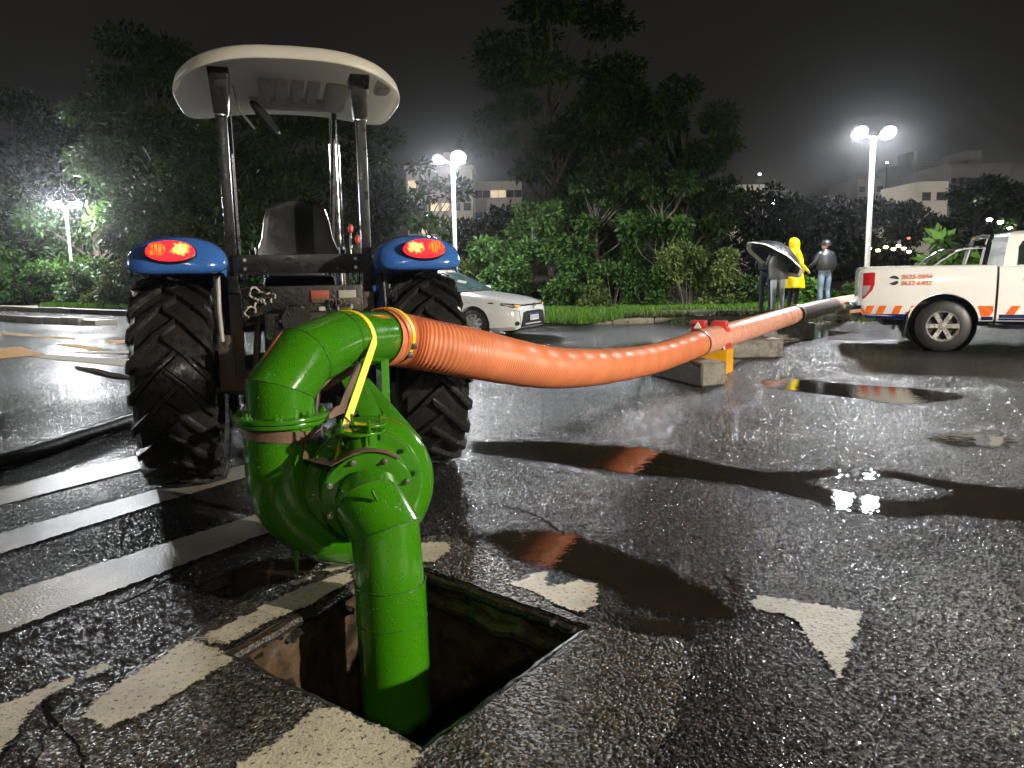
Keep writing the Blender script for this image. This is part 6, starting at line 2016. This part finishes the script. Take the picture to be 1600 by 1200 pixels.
def text_mesh(body_, size, material, parent, loc, rot):
    cu = bpy.data.curves.new('lettering', 'FONT'); cu.body = body_; cu.size = size; cu.extrude = 0.001; cu.offset = 0.001; cu.shear = 0.12
    o = bpy.data.objects.new('tmp', cu); COL.objects.link(o)
    dg = bpy.context.evaluated_depsgraph_get(); dg.update()
    me = bpy.data.meshes.new_from_object(o.evaluated_get(dg))
    bpy.data.objects.remove(o)
    me.materials.clear(); me.materials.append(material)
    q = link_mesh('lettering', me, parent); q.location = loc; q.rotation_euler = rot
    return q


DECAL_OL = mat('decal_orange_letters', (0.75, 0.22, 0.12), 0.35)
text_mesh('3632-5856', 0.098, DECAL_OL, TRK, (-0.60, -0.9275, 1.095), (R(91.5), 0, 0))
text_mesh('3632-6402', 0.098, DECAL_OL, TRK, (-0.61, -0.9305, 1.00), (R(91.0), 0, 0))
# person's yellow coat is seen through the rear door glass only as a reflection; nothing is built inside

# ================================================================== PEOPLE


def skin_body(name, nodes, edges, mats_order, parent):
    """nodes: {key: (pos, radius, material index)}; a continuous body grown over the skeleton"""
    keys = list(nodes)
    me = bpy.data.meshes.new(name)
    me.from_pydata([nodes[k][0] for k in keys], [(keys.index(a), keys.index(b)) for a, b in edges], [])
    o = bpy.data.objects.new(name, me); COL.objects.link(o)
    sk = o.modifiers.new('skin', 'SKIN'); sk.use_smooth_shade = True; sk.branch_smoothing = 0.3
    for i, k in enumerate(keys):
        r_ = nodes[k][1]
        me.skin_vertices[0].data[i].radius = (r_ if hasattr(r_, '__len__') else (r_, r_))
        me.skin_vertices[0].data[i].use_root = (k == 'pelvis')
    sb_ = o.modifiers.new('sub', 'SUBSURF'); sb_.levels = 2; sb_.render_levels = 2
    dg = bpy.context.evaluated_depsgraph_get(); dg.update()
    m2 = bpy.data.meshes.new_from_object(o.evaluated_get(dg))
    bpy.data.objects.remove(o)
    m2.materials.clear()
    for m_ in mats_order:
        m2.materials.append(m_)
    P = np.array([nodes[k][0] for k in keys]); rr = np.array([max(nodes[k][1]) if hasattr(nodes[k][1], '__len__') else nodes[k][1] for k in keys]); mi_ = np.array([nodes[k][2] for k in keys])
    for p in m2.polygons:
        d_ = np.linalg.norm(P - np.array(p.center), axis=1) - rr
        p.material_index = int(mi_[d_.argmin()]); p.use_smooth = True
    return link_mesh('body', m2, parent)


def person(label, loc, rz, mats_order, arms, stance=0.0, head_turn=0.0, legs=None, scale=1.0):
    """facing +y. materials: 0 skin, 1 top, 2 trousers, 3 shoes"""
    t = thing('person', label, 'person', loc, rz, 'people talking on the verge')
    t.scale = (scale,) * 3
    N = {'pelvis': ((0, 0, 0.96), (0.165, 0.12), 2), 'waist': ((0, 0, 1.08), (0.15, 0.11), 1), 'chest': ((0, 0.0, 1.28), (0.185, 0.125), 1), 'upper': ((0, -0.01, 1.40), (0.15, 0.10), 1), 'neck': ((0, 0, 1.485), 0.06, 0)}
    ct, st_ = math.cos(head_turn), math.sin(head_turn)
    hd_ = lambda x, y, z: (x * ct - y * st_, x * st_ + y * ct, z)
    N.update({'jaw': (hd_(0, 0.025, 1.545), (0.068, 0.075), 0), 'skull': (hd_(0, 0.0, 1.635), (0.082, 0.098), 0), 'crown': (hd_(0, -0.01, 1.70), (0.062, 0.075), 0),
              'nose': (hd_(0, 0.118, 1.60), 0.013, 0)})
    E_ = [('pelvis', 'waist'), ('waist', 'chest'), ('chest', 'upper'), ('upper', 'neck'), ('neck', 'jaw'), ('jaw', 'skull'), ('skull', 'crown'), ('skull', 'nose')]
    for s, tg in ((-1, 'l'), (1, 'r')):
        kx = 0.10 * s; sy = stance * s
        N['hip' + tg] = ((0.095 * s, 0, 0.88), 0.095, 2)
        N['thigh' + tg] = ((0.10 * s, sy * 0.3, 0.70), 0.085, 2)
        N['knee' + tg] = ((kx * 1.05, sy * 0.5 + 0.02, 0.49), 0.066, 2)
        N['calf' + tg] = ((kx * 1.05, sy * 0.8 - 0.01, 0.32), 0.062, 2)
        N['ankle' + tg] = ((kx * 1.05, sy, 0.10), 0.05, 2)
        N['heel' + tg] = ((kx * 1.05, sy - 0.03, 0.045), 0.045, 3)
        N['toe' + tg] = ((kx * 1.3, sy + 0.15, 0.035), 0.036, 3)
        E_ += [('pelvis', 'hip' + tg), ('hip' + tg, 'thigh' + tg), ('thigh' + tg, 'knee' + tg), ('knee' + tg, 'calf' + tg), ('calf' + tg, 'ankle' + tg), ('ankle' + tg, 'heel' + tg), ('heel' + tg, 'toe' + tg)]
        sh, el, wr_ = (Vector((0.19 * s, -0.01, 1.42)), Vector(arms[tg][0]), Vector(arms[tg][1]))
        N['sh' + tg] = (tuple(sh), 0.072, 1); N['el' + tg] = (tuple(el), 0.056, 1); N['wr' + tg] = (tuple(wr_), 0.040, 1)
        d_ = (wr_ - el).normalized()
        pm = wr_ + d_ * 0.07
        N['palm' + tg] = (tuple(pm), (0.028, 0.034), 0)
        E_ += [('upper', 'sh' + tg), ('sh' + tg, 'el' + tg), ('el' + tg, 'wr' + tg), ('wr' + tg, 'palm' + tg)]
        sidev = d_.cross(Vector((0, 0, 1)));
        sidev = sidev.normalized() if sidev.length > 0.1 else Vector((0, 1, 0))
        upv_ = sidev.cross(d_)
        for q in range(4):
            off = (q - 1.5) * 0.017
            ln = (0.07, 0.08, 0.075, 0.06)[q]
            N['f%d%s' % (q, tg)] = (tuple(pm + d_ * (0.025 + ln * 0.5) + sidev * off * 1.2 - upv_ * 0.012), 0.010, 0)
            N['g%d%s' % (q, tg)] = (tuple(pm + d_ * (0.015 + ln * 0.8) + sidev * off * 1.2 - upv_ * 0.040), 0.008, 0)
            E_ += [('palm' + tg, 'f%d%s' % (q, tg)), ('f%d%s' % (q, tg), 'g%d%s' % (q, tg))]
        N['th' + tg] = (tuple(pm + d_ * 0.02 + sidev * 0.05 * -s), 0.011, 0)
        E_ += [('palm' + tg, 'th' + tg)]
    skin_body('body', N, E_, mats_order, t)
    return t, hd_


def shell(rows, n=28, cy=0.0, open_front=None):
    """rows: (z, rx, ry, y offset)"""
    mb = MB(); vs = []; fs = []
    for (z, rx, ry, oy_) in rows:
        for j in range(n):
            a = 2 * math.pi * j / n
            k = 1 + 0.04 * math.sin(5 * a + z * 9)
            vs.append((rx * math.cos(a) * k, oy_ + ry * math.sin(a) * k, z))
    for i in range(len(rows) - 1):
        for j in range(n):
            a = 2 * math.pi * (j + 0.5) / n
            if open_front and rows[i][0] >= open_front[0] and rows[i][0] < open_front[2] and abs((a - math.pi / 2 + math.pi) % (2 * math.pi) - math.pi) < open_front[1]:
                continue
            fs.append((i * n + j, i * n + (j + 1) % n, (i + 1) * n + (j + 1) % n, (i + 1) * n + j))
    mb.add(vs, fs)
    return mb


PZ = 0.17
p4 = at(1287, 473, PZ); p3 = at(1237, 486, PZ); p2 = at(1213, 491, PZ); p1 = at(1196, 487, PZ)
YB = 18.75
# man in the cap, back to us, glancing left
P4, h4 = person('person in dark jacket, jeans and black cap, seen from behind', (xat(1287, 19.6), 19.6, PZ), R(12), [SKIN, NAVYJ, JEANS, SHOE],
                {'l': ((-0.30, 0.02, 1.16), (-0.36, 0.20, 1.06)), 'r': ((0.27, -0.02, 1.13), (0.24, 0.12, 0.92))}, 0.0, R(35), scale=1.0)
shell([(1.0, 0.20, 0.155, 0), (1.03, 0.235, 0.175, 0), (1.2, 0.245, 0.175, 0), (1.35, 0.235, 0.16, -0.01), (1.44, 0.18, 0.125, -0.01), (1.495, 0.085, 0.085, 0), (1.52, 0.08, 0.08, 0)]).build('jacket', NAVYJ, P4, autosmooth=80)
cp = MB(); cp.lathe([(0.0, 0.108), (0.04, 0.106), (0.075, 0.085), (0.095, 0.045), (0.10, 0.0)], 24, 'Z')
cp.v = [(p[0], p[1] * 1.12, p[2]) for p in cp.v]
cap = cp.build('cap', BLACKPL, P4); cap.location = h4(0, 0, 1.655); cap.rotation_euler.z = R(35)
br_ = MB(); br_.add([(-0.075, 0.09, 0.01), (0.075, 0.09, 0.01), (0.06, 0.20, -0.005), (-0.06, 0.20, -0.005), (-0.075, 0.09, 0.0), (0.075, 0.09, 0.0), (0.06, 0.20, -0.015), (-0.06, 0.20, -0.015)], [(0, 1, 2, 3), (7, 6, 5, 4), (0, 4, 5, 1), (1, 5, 6, 2), (2, 6, 7, 3), (3, 7, 4, 0)])
br_.build('peak', BLACKPL, cap, smooth=False)
hr = MB().lathe([(0.0, 0.098), (0.03, 0.1), (0.06, 0.097)], 20, 'Z'); hro = hr.build('hair', HAIR, P4); hro.location = h4(0, -0.012, 1.60)
# yellow raincoat, in profile facing right
P3, h3 = person('person in a long bright yellow hooded raincoat and black trousers', (xat(1239, 19.0), 19.0, PZ), R(-80), [SKIN, YEL_COAT, BLACKT, SHOE],
                {'l': ((-0.25, 0.02, 1.14), (-0.16, 0.22, 1.06)), 'r': ((0.25, 0.02, 1.14), (0.20, 0.20, 1.02))}, 0.03, 0.0, scale=1.02)
shell([(0.58, 0.27, 0.27, 0.0), (0.60, 0.275, 0.27, 0.0), (0.8, 0.255, 0.24, 0), (1.05, 0.24, 0.205, 0), (1.25, 0.245, 0.19, 0), (1.38, 0.225, 0.165, -0.01), (1.455, 0.16, 0.13, -0.01), (1.50, 0.115, 0.115, 0.0),
       (1.55, 0.115, 0.13, -0.005), (1.64, 0.12, 0.135, -0.01), (1.71, 0.10, 0.115, -0.02), (1.755, 0.05, 0.06, -0.03), (1.765, 0.005, 0.005, -0.035)], 32, open_front=(1.50, 0.75, 1.70)).build('raincoat', YEL_COAT, P3, autosmooth=80)
for z_ in (1.0, 1.06, 1.12, 1.18):
    MB().tube([(0.02, 0.205, z_), (0.12, 0.19, z_ - 0.02)], 0.008, 5).build('coat_print', BLACKPL, P3)
# grey jacket, pale jeans, holding the umbrella
P2, h2 = person('person in grey jacket and pale jeans under the black umbrella, back turned', (xat(1215, 18.7), 18.7, PZ), R(-15), [SKIN, GREYJ, JEANS_L, SHOE],
                {'l': ((-0.26, 0.05, 1.18), (-0.10, 0.26, 1.24)), 'r': ((0.27, 0.02, 1.16), (0.14, 0.24, 1.22))}, 0.05, 0.0, scale=0.97)
shell([(0.84, 0.225, 0.18, 0), (0.87, 0.235, 0.185, 0), (1.0, 0.23, 0.175, 0), (1.2, 0.235, 0.17, 0), (1.36, 0.22, 0.15, -0.01), (1.45, 0.15, 0.115, -0.01), (1.50, 0.09, 0.09, 0), (1.53, 0.085, 0.085, 0)]).build('jacket', GREYJ, P2, autosmooth=80)
hm = MB().lathe([(-0.06, 0.085), (0.0, 0.108), (0.06, 0.098), (0.10, 0.05), (0.112, 0.0)], 22, 'Z'); ho_ = hm.build('hair', HAIR, P2); ho_.location = h2(0, -0.02, 1.62)
# dark trousers, hidden to the waist by the umbrella
P1, h1 = person('person in navy trousers on the left, upper body hidden by the umbrella', (xat(1197, 19.3), 19.3, PZ), R(-40), [SKIN, NAVYJ, NAVYT, SHOE],
                {'l': ((-0.26, 0.0, 1.14), (-0.24, 0.12, 0.92)), 'r': ((0.26, 0.03, 1.14), (0.22, 0.18, 0.98))}, 0.03, 0.0, scale=1.0)
hm = MB().lathe([(-0.06, 0.085), (0.0, 0.108), (0.06, 0.098), (0.10, 0.05), (0.112, 0.0)], 22, 'Z'); ho_ = hm.build('hair', HAIR, P1); ho_.location = h1(0, -0.02, 1.62)
MB().box((0.0, -0.16, 1.22), (0.30, 0.14, 0.40)).build('backpack', NAVYJ, P1, bevel=0.05)

# umbrella: eight panels, cream trim on the underside rim, leaning towards us and to the left
UB = thing('umbrella', 'large black umbrella with cream rim held over two people on the verge', 'umbrella', (xat(1201, 18.4), 18.4, PZ + 1.10))
ur, uh = 0.72, 0.40
Mu = Matrix.Rotation(R(34), 4, 'Y') @ Matrix.Rotation(R(-7), 4, 'X')
top_ = Vector((0, 0, 0.62))


def umb_pt(a, f):
    edge = 1 - 0.06 * (1 - abs(math.cos(4 * a))) * f
    r_ = ur * f * edge
    return Vector((r_ * math.cos(a), r_ * math.sin(a), 0.62 - uh * f ** 1.9 - 0.0))


for k in range(8):
    mb = MB(); vs = []; fs = []; m = 7
    for i in range(8):
        for j in range(m):
            a = (k + j / (m - 1)) * math.pi / 4
            vs.append(umb_pt(a, 0.001 + i / 7))
    for i in range(7):
        for j in range(m - 1):
            fs.append((i * m + j, i * m + j + 1, (i + 1) * m + j + 1, (i + 1) * m + j))
    mb.add(vs, fs); o = mb.build('panel', UMB, UB, autosmooth=80); o.matrix_local = Mu
    mb = MB(); pts = [umb_pt((k + j / 6) * math.pi / 4, 0.985) for j in range(7)]
    mb.ribbon(pts, [tuple(Vector((p.x, p.y, -0.45))) for p in pts], 0.10, 0.016)
    tm = mb.build('rim_trim', UMB_W, UB); tm.matrix_local = Mu
    MB().tube([umb_pt(k * math.pi / 4, f) + Vector((0, 0, -0.01)) for f in (0.02, 0.4, 0.7, 1.0)], 0.004, 5).build('rib', STEEL, UB).matrix_local = Mu
MB().tube([(0, 0, 0.70), (0, 0, 0.0)], 0.008, 8).build('shaft', STEEL, UB).matrix_local = Mu

# ================================================================== THE DAMP NIGHT AIR
hz = MB().box((20, 150, 31), (500, 340, 64)).build('haze', [mat('haze_tmp', (1, 1, 1))], None, smooth=False, kind='stuff')
hm_ = bpy.data.materials.new('haze'); hm_.use_nodes = True
t_ = hm_.node_tree; t_.nodes.clear()
mo_ = t_.nodes.new('ShaderNodeOutputMaterial'); pv = t_.nodes.new('ShaderNodeVolumePrincipled')
pv.inputs['Color'].default_value = (0.92, 0.95, 1.0, 1); pv.inputs['Density'].default_value = 0.0005; pv.inputs['Anisotropy'].default_value = 0.93
t_.links.new(pv.outputs[0], mo_.inputs['Volume'])
hz.data.materials.clear(); hz.data.materials.append(hm_)
